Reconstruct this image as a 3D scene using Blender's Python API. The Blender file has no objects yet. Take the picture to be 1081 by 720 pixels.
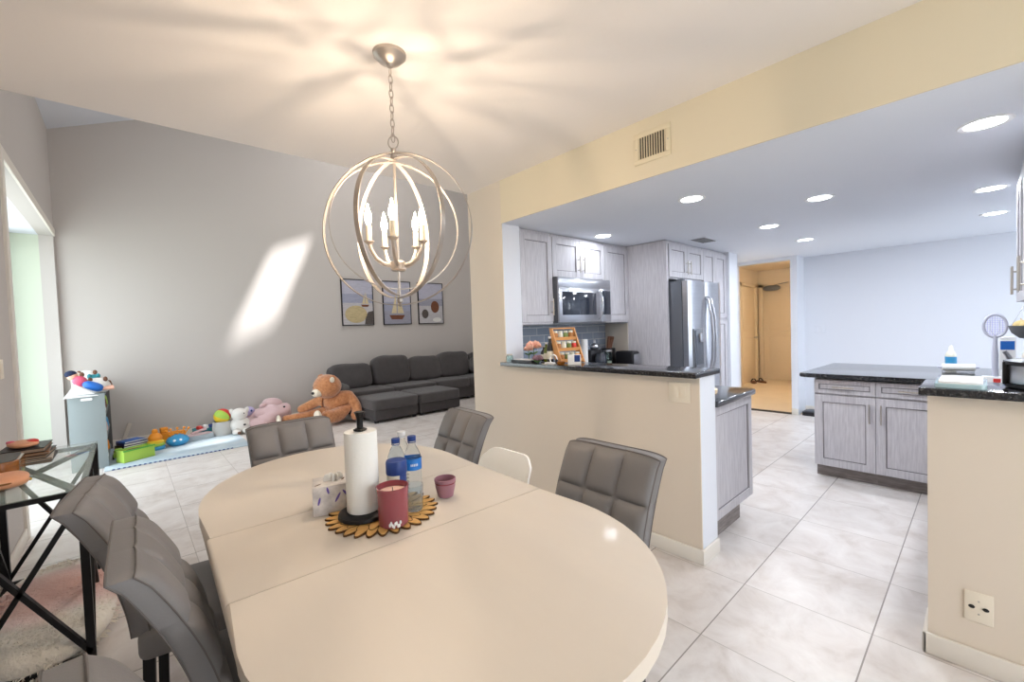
import bpy, bmesh, math, random
from mathutils import Vector, Matrix, noise
R = math.radians
PI = math.pi
random.seed(7)
SC = bpy.context.scene
COL = SC.collection

# ------------------------------------------------------------------ materials
def srgb(r, g, b):
    f = lambda c: (c/255/12.92) if c/255 <= .04045 else ((c/255+.055)/1.055)**2.4
    return (f(r), f(g), f(b), 1)

def mat(name, col, rough=.5, metal=0, var=.0, vscale=6, bump=0, bscale=60, coat=0, trans=0, ior=1.45,
        emit=None, estr=0, sheen=0, stretch=(1, 1, 1), col2=None, alpha=1, sss=0):
    m = bpy.data.materials.new(name); m.use_nodes = True
    nt = m.node_tree; b = nt.nodes['Principled BSDF']
    b.inputs['Base Color'].default_value = col
    b.inputs['Roughness'].default_value = rough
    b.inputs['Metallic'].default_value = metal
    b.inputs['IOR'].default_value = ior
    b.inputs['Coat Weight'].default_value = coat
    b.inputs['Coat Roughness'].default_value = .08
    b.inputs['Transmission Weight'].default_value = trans
    b.inputs['Sheen Weight'].default_value = sheen
    b.inputs['Alpha'].default_value = alpha
    if emit:
        b.inputs['Emission Color'].default_value = emit
        b.inputs['Emission Strength'].default_value = estr
    if var or col2 or bump:
        tc = nt.nodes.new('ShaderNodeTexCoord'); mp = nt.nodes.new('ShaderNodeMapping')
        mp.inputs['Scale'].default_value = stretch
        nt.links.new(tc.outputs['Object'], mp.inputs['Vector'])
    if var or col2:
        n = nt.nodes.new('ShaderNodeTexNoise'); n.inputs['Scale'].default_value = vscale
        n.inputs['Detail'].default_value = 6; n.inputs['Roughness'].default_value = .6
        nt.links.new(mp.outputs[0], n.inputs['Vector'])
        r = nt.nodes.new('ShaderNodeValToRGB')
        r.color_ramp.elements[0].position = .35; r.color_ramp.elements[1].position = .65
        if col2 is None: col2 = tuple(max(0, c*(1-var)) for c in col[:3])+(1,)
        r.color_ramp.elements[0].color = col2; r.color_ramp.elements[1].color = col
        nt.links.new(n.outputs['Fac'], r.inputs['Fac']); nt.links.new(r.outputs[0], b.inputs['Base Color'])
    if bump:
        n2 = nt.nodes.new('ShaderNodeTexNoise'); n2.inputs['Scale'].default_value = bscale
        n2.inputs['Detail'].default_value = 4
        nt.links.new(mp.outputs[0], n2.inputs['Vector'])
        bp = nt.nodes.new('ShaderNodeBump'); bp.inputs['Strength'].default_value = bump; bp.inputs['Distance'].default_value = .01
        nt.links.new(n2.outputs['Fac'], bp.inputs['Height']); nt.links.new(bp.outputs[0], b.inputs['Normal'])
    return m

M = {}
M['ceiling'] = mat('ceiling_paint', srgb(236, 230, 225), .9, bump=.05, bscale=40)
M['kceiling'] = mat('kitchen_ceiling_paint', srgb(226, 230, 238), .9)
M['cream'] = mat('cream_wall_paint', srgb(222, 210, 194), .85, bump=.04, bscale=30)
M['yellow'] = mat('pale_yellow_wall_paint', srgb(226, 215, 190), .85)
M['grey_wall'] = mat('greige_wall_paint', srgb(196, 190, 185), .8, bump=.04, bscale=30)
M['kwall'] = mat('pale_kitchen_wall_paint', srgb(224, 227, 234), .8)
M['hall'] = mat('hall_wall_paint', srgb(240, 226, 204), .8)
M['trim'] = mat('white_trim_paint', srgb(228, 222, 212), .5)
M['greenish'] = mat('pale_green_alcove_paint', srgb(206, 214, 196), .8)
M['cabinet'] = mat('whitewashed_oak', srgb(206, 204, 208), .55, col2=srgb(182, 179, 185), vscale=12, stretch=(7, 7, .45), bump=.15, bscale=14)
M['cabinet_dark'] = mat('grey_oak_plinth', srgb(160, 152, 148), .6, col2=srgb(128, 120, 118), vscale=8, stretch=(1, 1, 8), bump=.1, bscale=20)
M['groove'] = mat('dark_groove_bead', srgb(120, 116, 120), .6)  # darker grey for the bead strips around door panels
M['nickel'] = mat('brushed_nickel', srgb(190, 184, 176), .32, .95)
M['chand'] = mat('aged_silver_metal', srgb(184, 175, 166), .36, .85)
M['steel'] = mat('stainless_steel', srgb(190, 192, 198), .28, .95, var=.08, vscale=3, stretch=(1, 1, 12))
M['steel_side'] = mat('grey_painted_steel', srgb(92, 96, 104), .45, .4)
M['black'] = mat('black_metal', srgb(22, 22, 24), .45, .3)
M['blackp'] = mat('black_plastic', srgb(28, 28, 32), .4)
M['dglass'] = mat('dark_oven_glass', srgb(40, 46, 58), .08, coat=.5)
M['table'] = mat('cream_lacquered_wood', srgb(222, 211, 196), .42, var=.03, vscale=2.5, stretch=(3, .4, 1), coat=.08)
M['table_rim'] = mat('worn_edge_lacquer', srgb(222, 212, 188), .4, coat=.1)
M['leather'] = mat('grey_faux_leather', srgb(124, 121, 121), .5, var=.05, vscale=5, bump=.06, bscale=180)
M['leather_far'] = M['leather']
M['seam'] = mat('grey_piping', srgb(104, 98, 95), .5)
M['wplastic'] = mat('white_moulded_plastic', srgb(252, 250, 244), .35)
M['wood_leg'] = mat('beech_leg', srgb(196, 160, 116), .5, var=.1, stretch=(4, 4, .6))
M['sofa'] = mat('charcoal_woven_fabric', srgb(80, 76, 76), .92, var=.12, vscale=10, bump=.4, bscale=220, sheen=.2)
M['sofa_base'] = mat('grey_woven_base_fabric', srgb(76, 72, 72), .95, var=.12, vscale=14, bump=.4, bscale=220)
M['teddy'] = mat('tan_plush', srgb(208, 146, 98), .95, col2=srgb(176, 110, 68), vscale=26, bump=.8, bscale=90, sheen=.5)
M['cream_plush'] = mat('cream_plush', srgb(240, 228, 208), .95, bump=.6, bscale=90, sheen=.4)
M['pink_plush'] = mat('dusty_pink_plush', srgb(214, 184, 186), .95, bump=.7, bscale=60, sheen=.4)
M['white_plush'] = mat('white_plush', srgb(236, 232, 226), .95, bump=.7, bscale=80, sheen=.4)
M['lilac'] = mat('lilac_plush', srgb(190, 180, 216), .95, bump=.5, bscale=80)
M['granite_base'] = None
M['orange'] = mat('orange_plastic', srgb(240, 150, 40), .4)
M['yellow_pl'] = mat('yellow_plastic', srgb(244, 206, 56), .4)
M['lime'] = mat('lime_plastic', srgb(170, 206, 84), .45)
M['green'] = mat('green_plastic', srgb(90, 170, 70), .45)
M['red'] = mat('red_plastic', srgb(214, 60, 52), .4)
M['blue'] = mat('blue_plastic', srgb(40, 110, 200), .4)
M['sky'] = mat('sky_blue_plastic', srgb(60, 150, 200), .4)
M['teal'] = mat('teal_plastic', srgb(44, 138, 150), .45)
M['navy'] = mat('navy_plastic', srgb(34, 62, 128), .4)
M['purple'] = mat('purple_plastic', srgb(110, 90, 170), .45)
M['pinkp'] = mat('pink_plastic', srgb(222, 90, 120), .45)
M['white'] = mat('plain_white', srgb(240, 240, 240), .6)
M['paper'] = mat('soft_white_paper', srgb(240, 240, 236), .95, bump=.08, bscale=120)
M['grey_shelf'] = mat('grey_laminate', srgb(140, 150, 152), .5)
M['shelf_dark'] = mat('dark_grey_board', srgb(96, 96, 94), .6)
M['skin'] = mat('doll_vinyl', srgb(232, 180, 156), .5)
M['dark_hair'] = mat('navy_yarn', srgb(34, 44, 72), .9)
M['brown'] = mat('brown_plush', srgb(120, 84, 66), .95, bump=.5, bscale=60)
M['foam'] = mat('pale_grey_foam', srgb(178, 188, 194), .85)
M['foam_print'] = mat('pale_printed_vinyl', srgb(196, 208, 214), .6, col2=srgb(170, 190, 204), vscale=5)
M['canvas_bag'] = mat('grey_canvas', srgb(196, 194, 190), .9, bump=.3, bscale=150)
M['amber'] = mat('amber_wood_gloss', srgb(150, 92, 34), .25, var=.35, vscale=8, stretch=(1, 1, 6), coat=.6)
M['peach'] = mat('peach_leather', srgb(226, 162, 124), .5, var=.12, vscale=14)
M['gold'] = mat('gold_metal', srgb(220, 178, 90), .3, .9)
M['glass'] = mat('clear_glass', srgb(225, 240, 236), .03, trans=1, ior=1.45)
M['thin'] = mat('clear_plastic', srgb(236, 244, 250), .06, trans=.96, ior=1.12)
M['water'] = mat('water', srgb(236, 244, 250), .02, trans=1, ior=1.2)
M['fur'] = mat('cream_shag', srgb(244, 236, 222), 1, sheen=.4)
M['bark'] = mat('dark_bark', srgb(92, 62, 28), .8)
M['slice'] = mat('honey_wood', srgb(228, 178, 104), .55, var=.15, vscale=20)
M['pages'] = mat('brownish_page_edges', srgb(150, 130, 112), .8)
M['tableglass'] = mat('pale_green_table_glass', srgb(196, 216, 206), .03, alpha=.24)
M['mauve'] = mat('mauve_ceramic', srgb(158, 112, 124), .45)
M['wax'] = mat('pale_pink_wax', srgb(238, 200, 184), .5)
M['wine'] = mat('wine_tinted_glass', srgb(142, 66, 76), .15, coat=.5)
M['wine_in'] = mat('rose_wax_body', srgb(178, 86, 92), .3)
M['bluelabel'] = mat('blue_label', srgb(38, 120, 204), .4)
M['box_print'] = mat('grey_marbled_card', srgb(232, 226, 220), .6, col2=srgb(186, 180, 178), vscale=18)
M['tile_back'] = None
M['outlet'] = mat('ivory_plate', srgb(232, 222, 204), .4)
M['slot'] = mat('black_slot', srgb(20, 18, 18), .6)
M['ventdark'] = mat('dark_duct', srgb(70, 62, 50), .8)
M['ventframe'] = mat('cream_grille_paint', srgb(226, 214, 186), .5)
M['flower'] = mat('peach_petal', srgb(250, 212, 194), .7, col2=srgb(244, 172, 148), vscale=30)
M['flower2'] = mat('dusky_mauve_petal', srgb(176, 140, 152), .8, col2=srgb(140, 110, 120), vscale=30)
M['leaf'] = mat('leaf_green', srgb(88, 120, 66), .6)
M['rack_wood'] = mat('golden_pine', srgb(206, 146, 84), .5, var=.15, stretch=(1, 1, 4))
M['spice'] = mat('ground_spice', srgb(176, 120, 70), .7)
M['herb'] = mat('dried_herb', srgb(120, 136, 80), .7)
M['jar_white'] = mat('frosted_jar', srgb(226, 222, 206), .2)
M['olive'] = mat('olive_oil_glass', srgb(96, 112, 40), .15, coat=.5)
M['fridge_panel'] = mat('dispenser_grey', srgb(120, 124, 130), .4, .3)
M['hall_door'] = mat('warm_door_paint', srgb(238, 222, 196), .6)
M['racket'] = mat('lilac_plastic', srgb(196, 198, 214), .45)
M['mesh'] = mat('violet_wire', srgb(140, 130, 220), .5)
M['bread'] = mat('tan_board', srgb(222, 196, 158), .7)
M['fruit'] = mat('pale_yellow_fruit', srgb(216, 190, 130), .6)
M['beige'] = mat('beige_metal', srgb(208, 200, 188), .4, .2)
M['ltblue'] = mat('pale_blue_glass', srgb(180, 210, 218), .15, coat=.6)
M['lens'] = mat('light_diffuser', srgb(255, 255, 255), .5, emit=(.86, .93, 1, 1), estr=14)
M['flame'] = mat('lit_candle_bulb', srgb(255, 250, 235), .3, emit=(1, .82, .60, 1), estr=60)
M['candle'] = mat('candle_sleeve', srgb(240, 224, 196), .5)

def granite():
    m = bpy.data.materials.new('black_speckled_granite'); m.use_nodes = True; nt = m.node_tree; b = nt.nodes['Principled BSDF']
    tc = nt.nodes.new('ShaderNodeTexCoord')
    v = nt.nodes.new('ShaderNodeTexNoise'); v.inputs['Scale'].default_value = 110; v.inputs['Detail'].default_value = 5
    nt.links.new(tc.outputs['Object'], v.inputs['Vector'])
    r = nt.nodes.new('ShaderNodeValToRGB'); r.color_ramp.elements[0].position = .54; r.color_ramp.elements[1].position = .82
    r.color_ramp.elements[0].color = srgb(30, 32, 37); r.color_ramp.elements[1].color = srgb(128, 126, 124)
    nt.links.new(v.outputs['Fac'], r.inputs['Fac']); nt.links.new(r.outputs[0], b.inputs['Base Color'])
    b.inputs['Roughness'].default_value = .12; b.inputs['Coat Weight'].default_value = .3
    return m
M['granite'] = granite()

def floor_tile():
    m = bpy.data.materials.new('pale_stone_tile'); m.use_nodes = True; nt = m.node_tree; b = nt.nodes['Principled BSDF']
    L = nt.links.new
    tc = nt.nodes.new('ShaderNodeTexCoord'); sp = nt.nodes.new('ShaderNodeSeparateXYZ'); L(tc.outputs['Object'], sp.inputs[0])
    def mth(op, a, bb=None):
        n = nt.nodes.new('ShaderNodeMath'); n.operation = op
        for i, x in enumerate((a, bb)):
            if x is None: continue
            if isinstance(x, (int, float)): n.inputs[i].default_value = x
            else: L(x, n.inputs[i])
        return n.outputs[0]
    def line(ax, off, w, pitch=.503):
        t = mth('SUBTRACT', sp.outputs[ax], off); t = mth('DIVIDE', t, pitch); t = mth('FRACT', t)
        t = mth('SUBTRACT', t, .5); t = mth('ABSOLUTE', t); return mth('GREATER_THAN', t, .5-w/pitch/2)
    gx = line('Y', .3165, .0055); gy = line('X', 1.779, .0045)
    idx = mth('FLOOR', mth('DIVIDE', mth('SUBTRACT', sp.outputs['X'], 1.779), .503))
    idy = mth('FLOOR', mth('DIVIDE', mth('SUBTRACT', sp.outputs['Y'], .3165), .503))
    cb = nt.nodes.new('ShaderNodeCombineXYZ'); L(idx, cb.inputs[0]); L(idy, cb.inputs[1])
    wn = nt.nodes.new('ShaderNodeTexWhiteNoise'); L(cb.outputs[0], wn.inputs['Vector'])
    off = nt.nodes.new('ShaderNodeVectorMath'); off.operation = 'MULTIPLY_ADD'
    L(wn.outputs['Color'], off.inputs[0]); off.inputs[1].default_value = (9, 9, 9); L(tc.outputs['Object'], off.inputs[2])
    n = nt.nodes.new('ShaderNodeTexNoise'); n.inputs['Scale'].default_value = 4.5; n.inputs['Detail'].default_value = 9
    n.inputs['Roughness'].default_value = .62; n.inputs['Distortion'].default_value = .6
    L(off.outputs[0], n.inputs['Vector'])
    r = nt.nodes.new('ShaderNodeValToRGB'); r.color_ramp.elements[0].position = .3; r.color_ramp.elements[1].position = .68
    r.color_ramp.elements[0].color = srgb(196, 186, 178); r.color_ramp.elements[1].color = srgb(226, 221, 217)
    e = r.color_ramp.elements.new(.48); e.color = srgb(214, 207, 202)
    L(n.outputs['Fac'], r.inputs['Fac'])
    mx1 = nt.nodes.new('ShaderNodeMix'); mx1.data_type = 'RGBA'; L(gy, mx1.inputs['Factor']); L(r.outputs[0], mx1.inputs['A']); mx1.inputs['B'].default_value = srgb(176, 168, 160)
    mx2 = nt.nodes.new('ShaderNodeMix'); mx2.data_type = 'RGBA'; L(gx, mx2.inputs['Factor']); L(mx1.outputs['Result'], mx2.inputs['A']); mx2.inputs['B'].default_value = srgb(142, 134, 128)
    L(mx2.outputs['Result'], b.inputs['Base Color'])
    b.inputs['Roughness'].default_value = .36
    return m
M['floor'] = floor_tile()

def backsplash():
    m = bpy.data.materials.new('blue_grey_subway_tile'); m.use_nodes = True; nt = m.node_tree; b = nt.nodes['Principled BSDF']
    tc = nt.nodes.new('ShaderNodeTexCoord'); mp = nt.nodes.new('ShaderNodeMapping'); mp.inputs['Rotation'].default_value = (R(90), 0, 0)
    nt.links.new(tc.outputs['Object'], mp.inputs[0])
    k = nt.nodes.new('ShaderNodeTexBrick'); k.inputs['Scale'].default_value = 1
    k.inputs['Color1'].default_value = srgb(150, 158, 170); k.inputs['Color2'].default_value = srgb(128, 138, 154); k.inputs['Mortar'].default_value = srgb(196, 198, 200)
    k.inputs['Brick Width'].default_value = .2; k.inputs['Row Height'].default_value = .075; k.inputs['Mortar Size'].default_value = .003
    nt.links.new(mp.outputs[0], k.inputs['Vector']); nt.links.new(k.outputs['Color'], b.inputs['Base Color'])
    b.inputs['Roughness'].default_value = .25
    return m
M['tile_back'] = backsplash()

def rug_mat():
    m = bpy.data.materials.new('cream_shag_with_pink_patch'); m.use_nodes = True; nt = m.node_tree; b = nt.nodes['Principled BSDF']
    L = nt.links.new
    tc = nt.nodes.new('ShaderNodeTexCoord')
    n = nt.nodes.new('ShaderNodeTexNoise'); n.inputs['Scale'].default_value = 5; n.inputs['Detail'].default_value = 5; L(tc.outputs['Object'], n.inputs['Vector'])
    d = nt.nodes.new('ShaderNodeVectorMath'); d.operation = 'DISTANCE'; L(tc.outputs['Object'], d.inputs[0]); d.inputs[1].default_value = (.03, .03, .17)
    a = nt.nodes.new('ShaderNodeMath'); a.operation = 'MULTIPLY_ADD'; L(n.outputs['Fac'], a.inputs[0]); a.inputs[1].default_value = .25; L(d.outputs['Value'], a.inputs[2])
    r = nt.nodes.new('ShaderNodeValToRGB'); E_ = r.color_ramp.elements
    E_[0].position = .20; E_[0].color = srgb(214, 168, 156); E_[1].position = .47; E_[1].color = srgb(250, 244, 232)
    e = E_.new(.31); e.color = srgb(232, 196, 188); e = E_.new(.38); e.color = srgb(242, 214, 208)
    L(a.outputs[0], r.inputs['Fac']); L(r.outputs[0], b.inputs['Base Color'])
    b.inputs['Roughness'].default_value = 1; b.inputs['Sheen Weight'].default_value = .4
    n3 = nt.nodes.new('ShaderNodeTexNoise'); n3.inputs['Scale'].default_value = 55; n3.inputs['Detail'].default_value = 4; L(tc.outputs['Object'], n3.inputs['Vector'])
    bp = nt.nodes.new('ShaderNodeBump'); bp.inputs['Strength'].default_value = .7; bp.inputs['Distance'].default_value = .012; L(n3.outputs['Fac'], bp.inputs['Height']); L(bp.outputs[0], b.inputs['Normal'])
    return m
M['rug'] = rug_mat()

# ------------------------------------------------------------------ mesh helpers
def NB(): return bmesh.new()

def obj(name, bm, m, parent=None, smooth=True, sharp=35):
    me = bpy.data.meshes.new(name)
    bmesh.ops.recalc_face_normals(bm, faces=bm.faces[:])
    for f in bm.faces: f.smooth = smooth
    if smooth:
        for e in bm.edges:
            if len(e.link_faces) == 2 and e.calc_face_angle(0) > R(sharp): e.smooth = False
    bm.to_mesh(me); bm.free()
    me.materials.append(M[m] if isinstance(m, str) else m)
    o = bpy.data.objects.new(name, me); COL.objects.link(o)
    if parent: o.parent = parent
    return o

def thing(name, label, cat, loc=(0, 0, 0), rz=0, group=None):
    o = bpy.data.objects.new(name, None); COL.objects.link(o)
    o.empty_display_size = .1
    o.location = loc; o.rotation_euler = (0, 0, R(rz)); o['label'] = label; o['category'] = cat
    if group: o['group'] = group
    return o

def tag(o, label, cat, loc=None, rz=0, group=None, kind=None):
    o['label'] = label; o['category'] = cat
    if loc is not None: o.location = loc
    o.rotation_euler.z = R(rz)
    if group: o['group'] = group
    if kind: o['kind'] = kind
    return o

def struct(name, bm, m, parent=None, label=None, smooth=False):
    o = obj(name, bm, m, parent, smooth)
    if parent is None: o['kind'] = 'structure'
    if label: o['label'] = label
    return o

def dup(root, loc, rz=None, label=None, group=None):
    r = root.copy(); COL.objects.link(r); r.location = loc
    if rz is not None: r.rotation_euler.z = R(rz)
    if label: r['label'] = label
    if group: r['group'] = group
    for ch in list(root.children):
        c = ch.copy(); COL.objects.link(c); c.parent = r
        for g in list(ch.children):
            d = g.copy(); COL.objects.link(d); d.parent = c
    return r

def box(bm, x0, x1, y0, y1, z0, z1, bev=0, seg=2, mtx=None):
    g = bmesh.ops.create_cube(bm, size=1)
    vs = g['verts']
    for v in vs:
        v.co = Vector((x0+(v.co.x+.5)*(x1-x0), y0+(v.co.y+.5)*(y1-y0), z0+(v.co.z+.5)*(z1-z0)))
    if bev > 0:
        es = set(); fs = set()
        for v in vs:
            for e in v.link_edges: es.add(e)
        r = bmesh.ops.bevel(bm, geom=list(es), offset=bev, segments=seg, profile=.5, affect='EDGES')
        if mtx: 
            vv = set(v for f in r['faces'] for v in f.verts)
            bmesh.ops.transform(bm, matrix=mtx, verts=list(vv))
    elif mtx:
        bmesh.ops.transform(bm, matrix=mtx, verts=vs)

def bar(bm, p, q, w, h=None, up=(0, 0, 1)):
    """rectangular bar from p to q"""
    p = Vector(p); q = Vector(q); h = h or w
    d = (q-p).normalized(); u = Vector(up)
    if abs(d.dot(u)) > .98: u = Vector((1, 0, 0))
    s = d.cross(u).normalized(); u = s.cross(d).normalized()
    vs = []
    for c in (p, q):
        for a, b in ((-1, -1), (1, -1), (1, 1), (-1, 1)):
            vs.append(bm.verts.new(c+s*a*w/2+u*b*h/2))
    for f in ((0, 1, 2, 3), (7, 6, 5, 4), (0, 4, 5, 1), (1, 5, 6, 2), (2, 6, 7, 3), (3, 7, 4, 0)):
        bm.faces.new([vs[i] for i in f])

def tube(bm, pts, r, n=10, closed=False, cap=True):
    pts = [Vector(p) for p in pts]; N = len(pts)
    rr = r if isinstance(r, (list, tuple)) else [r]*N
    rings = []; prev = None
    for i, p in enumerate(pts):
        if closed: d = (pts[(i+1) % N]-pts[i-1]).normalized()
        elif i == 0: d = (pts[1]-p).normalized()
        elif i == N-1: d = (p-pts[i-1]).normalized()
        else: d = (pts[i+1]-pts[i-1]).normalized()
        if prev is None:
            a = Vector((0, 0, 1)) if abs(d.z) < .9 else Vector((1, 0, 0))
            s = d.cross(a).normalized()
        else:
            s = (prev-d*prev.dot(d)).normalized()
        prev = s; t = d.cross(s)
        rings.append([bm.verts.new(p+(s*math.cos(2*PI*k/n)+t*math.sin(2*PI*k/n))*rr[i]) for k in range(n)])
    M_ = N if closed else N-1
    for i in range(M_):
        a, b = rings[i], rings[(i+1) % N]
        for k in range(n): bm.faces.new([a[k], a[(k+1) % n], b[(k+1) % n], b[k]])
    if cap and not closed:
        bm.faces.new(rings[0][::-1]); bm.faces.new(rings[-1])

def lathe(bm, prof, c=(0, 0, 0), n=28, sx=1, sy=1, closed=False):
    """prof = [(r,z)...] revolved about z"""
    cx_, cy_, cz_ = c; rings = []
    for r, z in prof:
        if r < 1e-6: rings.append([bm.verts.new((cx_, cy_, cz_+z))])
        else: rings.append([bm.verts.new((cx_+r*sx*math.cos(2*PI*k/n), cy_+r*sy*math.sin(2*PI*k/n), cz_+z)) for k in range(n)])
    P = len(rings)
    for i in range(P if closed else P-1):
        a, b = rings[i], rings[(i+1) % P]
        for k in range(n):
            k2 = (k+1) % n
            if len(a) == 1 and len(b) == 1: continue
            if len(a) == 1: bm.faces.new([a[0], b[k2], b[k]])
            elif len(b) == 1: bm.faces.new([a[k], a[k2], b[0]])
            else: bm.faces.new([a[k], a[k2], b[k2], b[k]])

def prism(bm, pts, z0, z1, bev=0):
    a = [bm.verts.new((x, y, z0)) for x, y in pts]; b = [bm.verts.new((x, y, z1)) for x, y in pts]
    n = len(pts)
    bm.faces.new(a[::-1]); top = bm.faces.new(b)
    for i in range(n): bm.faces.new([a[i], a[(i+1) % n], b[(i+1) % n], b[i]])
    if bev:
        es = list(top.edges)
        bmesh.ops.bevel(bm, geom=es, offset=bev, segments=3, profile=.5, affect='EDGES')

def blob(bm, c, r, n1=20, n2=14, e=1.0, nz=0, ns=3, mtx=None):
    """superellipsoid (e<1 boxier) with noise"""
    c = Vector(c); rings = []
    def sp(t, k): return math.copysign(abs(t)**k, t)
    top = None
    for j in range(n2+1):
        ph = -PI/2+PI*j/n2
        ring = []
        for i in range(n1 if 0 < j < n2 else 1):
            th = 2*PI*i/n1
            p = Vector((r[0]*sp(math.cos(ph), e)*sp(math.cos(th), e), r[1]*sp(math.cos(ph), e)*sp(math.sin(th), e), r[2]*sp(math.sin(ph), e)))
            if nz: p *= 1+nz*noise.noise(p*ns+c*5)
            if mtx: p = mtx @ p
            ring.append(bm.verts.new(p+c))
        rings.append(ring)
    for j in range(n2):
        a, b = rings[j], rings[j+1]
        for i in range(n1):
            i2 = (i+1) % n1
            if len(a) == 1: bm.faces.new([a[0], b[i2], b[i]])
            elif len(b) == 1: bm.faces.new([a[i], a[i2], b[0]])
            else: bm.faces.new([a[i], a[i2], b[i2], b[i]])

def rot(ax, deg): return Matrix.Rotation(R(deg), 4, ax)

# ------------------------------------------------------------------ camera
cam = bpy.data.cameras.new('camera'); co = bpy.data.objects.new('camera', cam); COL.objects.link(co)
yaw, pitch, roll = 7.35498436e-01, -3.22230467e-02, -3.45906440e-02
fw = Vector((math.sin(yaw)*math.cos(pitch), math.cos(yaw)*math.cos(pitch), math.sin(pitch)))
rt = Vector((math.cos(yaw), -math.sin(yaw), 0)); up = rt.cross(fw)
c_, s_ = math.cos(roll), math.sin(roll)
r2 = c_*rt+s_*up; u2 = -s_*rt+c_*up
mw = Matrix((( r2.x, u2.x, -fw.x, 0), (r2.y, u2.y, -fw.y, 0), (r2.z, u2.z, -fw.z, 1.35), (0, 0, 0, 1)))
co.matrix_world = mw
cam.sensor_width = 36; cam.sensor_fit = 'HORIZONTAL'; cam.lens = 451.53/1081*36; cam.clip_start = .02
SC.camera = co

# ------------------------------------------------------------------ room shell
YR = -2.0          # rear wall of the dining room
XL = -.57
b = NB(); box(b, -1.4, 11, -2.8, 7.7, -.06, 0); struct('floor', b, 'floor')
b = NB(); box(b, XL-.12, 2.513, YR, 3.08, 2.54, 2.66); struct('ceiling', b, 'ceiling')
b = NB(); box(b, 2.322, 7.35, -2.7, 2.639, 2.197, 2.30); box(b, 2.513, 7.35, 2.639, 3.08, 2.197, 2.30); struct('ceiling_kitchen', b, 'kceiling')
# wall between dining room and kitchen: soffit face, stub, two pony walls
b = NB(); box(b, 2.313, 2.322, YR, 2.639, 2.197, 2.54); struct('wall_soffit', b, 'yellow')
b = NB(); box(b, 2.313, 2.322, 2.639, 3.08, 0, 2.54); struct('wall_stub', b, 'cream')
b = NB(); box(b, 2.322, 2.513, 2.639, 3.08, 0, 2.54); struct('wall_stub_light_tint', b, 'kwall')  # kitchen white here puts the cool kitchen light into the jamb colour
b = NB(); box(b, 2.313, 2.322, 1.045, 2.639, 0, 1.04); struct('wall_pony', b, 'cream')
b = NB(); box(b, 2.322, 2.513, 1.045, 2.639, 0, 1.04); struct('wall_pony_light_tint', b, 'kwall')  # end face coloured pale to carry the tint of the kitchen light
b = NB(); box(b, 2.313, 2.513, -.46, .149, 0, 1.035); struct('wall_pony_right', b, 'cream')
b = NB(); box(b, 2.313, 2.513, YR, -.46, 0, 2.197); struct('wall_dining_right', b, 'cream')
# baseboards
def baseb(name, segs):
    b = NB()
    for x0, x1, y0, y1 in segs:
        box(b, x0, x1, y0, y1, 0, .085, .006, 2)
    struct(name, b, 'trim', smooth=True)
baseb('baseboard_pony', [(2.297, 2.313, 1.03, 3.08), (2.297, 2.513, 1.029, 1.045)])
baseb('baseboard_pony_right', [(2.297, 2.313, -.46, .165), (2.297, 2.513, .149, .165)])
baseb('baseboard_back', [(XL, 6.0, 7.484, 7.5)])
baseb('baseboard_left', [(XL, XL+.016, YR, 4.42)])
# living room back wall, right wall, upper wall over dining
b = NB(); box(b, -1.2, 6.12, 7.5, 7.6, 0, 7.1); struct('wall_back', b, 'grey_wall')
b = NB(); box(b, 6.0, 6.12, 3.08, 7.5, 0, 7.1); struct('wall_living_right', b, 'grey_wall')
b = NB(); box(b, XL-.12, 6.12, 2.96, 3.08, 2.66, 7.1); struct('wall_upper', b, 'grey_wall')
b = NB(); box(b, 2.513, 6.12, 2.98, 3.08, 0, 2.197); box(b, 2.513, 6.12, 2.98, 3.08, 2.30, 2.66); struct('wall_kitchen_left', b, 'kwall')
# vaulted ceiling rising towards +x, two unseen roof windows cut in it, the second added to cast the floor stripe
def vz(x): return 3.9+.43*(x+.57)
b = NB()
SK = [(2.98, 3.62, 5.36, 6.12), (2.55, 3.50, 3.55, 4.0)]      # x0,x1,y0,y1
xs = sorted({XL-.12, 6.12, *[s[0] for s in SK], *[s[1] for s in SK]}); ys = sorted({2.96, 7.6, *[s[2] for s in SK], *[s[3] for s in SK]})
for i in range(len(xs)-1):
    for j in range(len(ys)-1):
        xm, ym = (xs[i]+xs[i+1])/2, (ys[j]+ys[j+1])/2
        if any(s[0] < xm < s[1] and s[2] < ym < s[3] for s in SK): continue
        for t0, t1 in ((0, .06),):
            q = [(xs[i], ys[j]), (xs[i+1], ys[j]), (xs[i+1], ys[j+1]), (xs[i], ys[j+1])]
            lo = [b.verts.new((x, y, vz(x)+t0)) for x, y in q]; hi = [b.verts.new((x, y, vz(x)+t1)) for x, y in q]
            b.faces.new(lo[::-1]); b.faces.new(hi)
            for k in range(4): b.faces.new([lo[k], lo[(k+1) % 4], hi[(k+1) % 4], hi[k]])
struct('ceiling_living', b, 'kwall')
for i, s in enumerate(SK):
    b = NB()
    for (x0, x1, y0, y1) in ((s[0]-.04, s[1]+.04, s[2]-.04, s[2]), (s[0]-.04, s[1]+.04, s[3], s[3]+.04)):
        for k in range(1): bar(b, (x0, (y0+y1)/2, vz(x0)+.08), (x1, (y0+y1)/2, vz(x1)+.08), .04, .06)
    struct('window_%d' % (i+3), b, 'trim')
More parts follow.
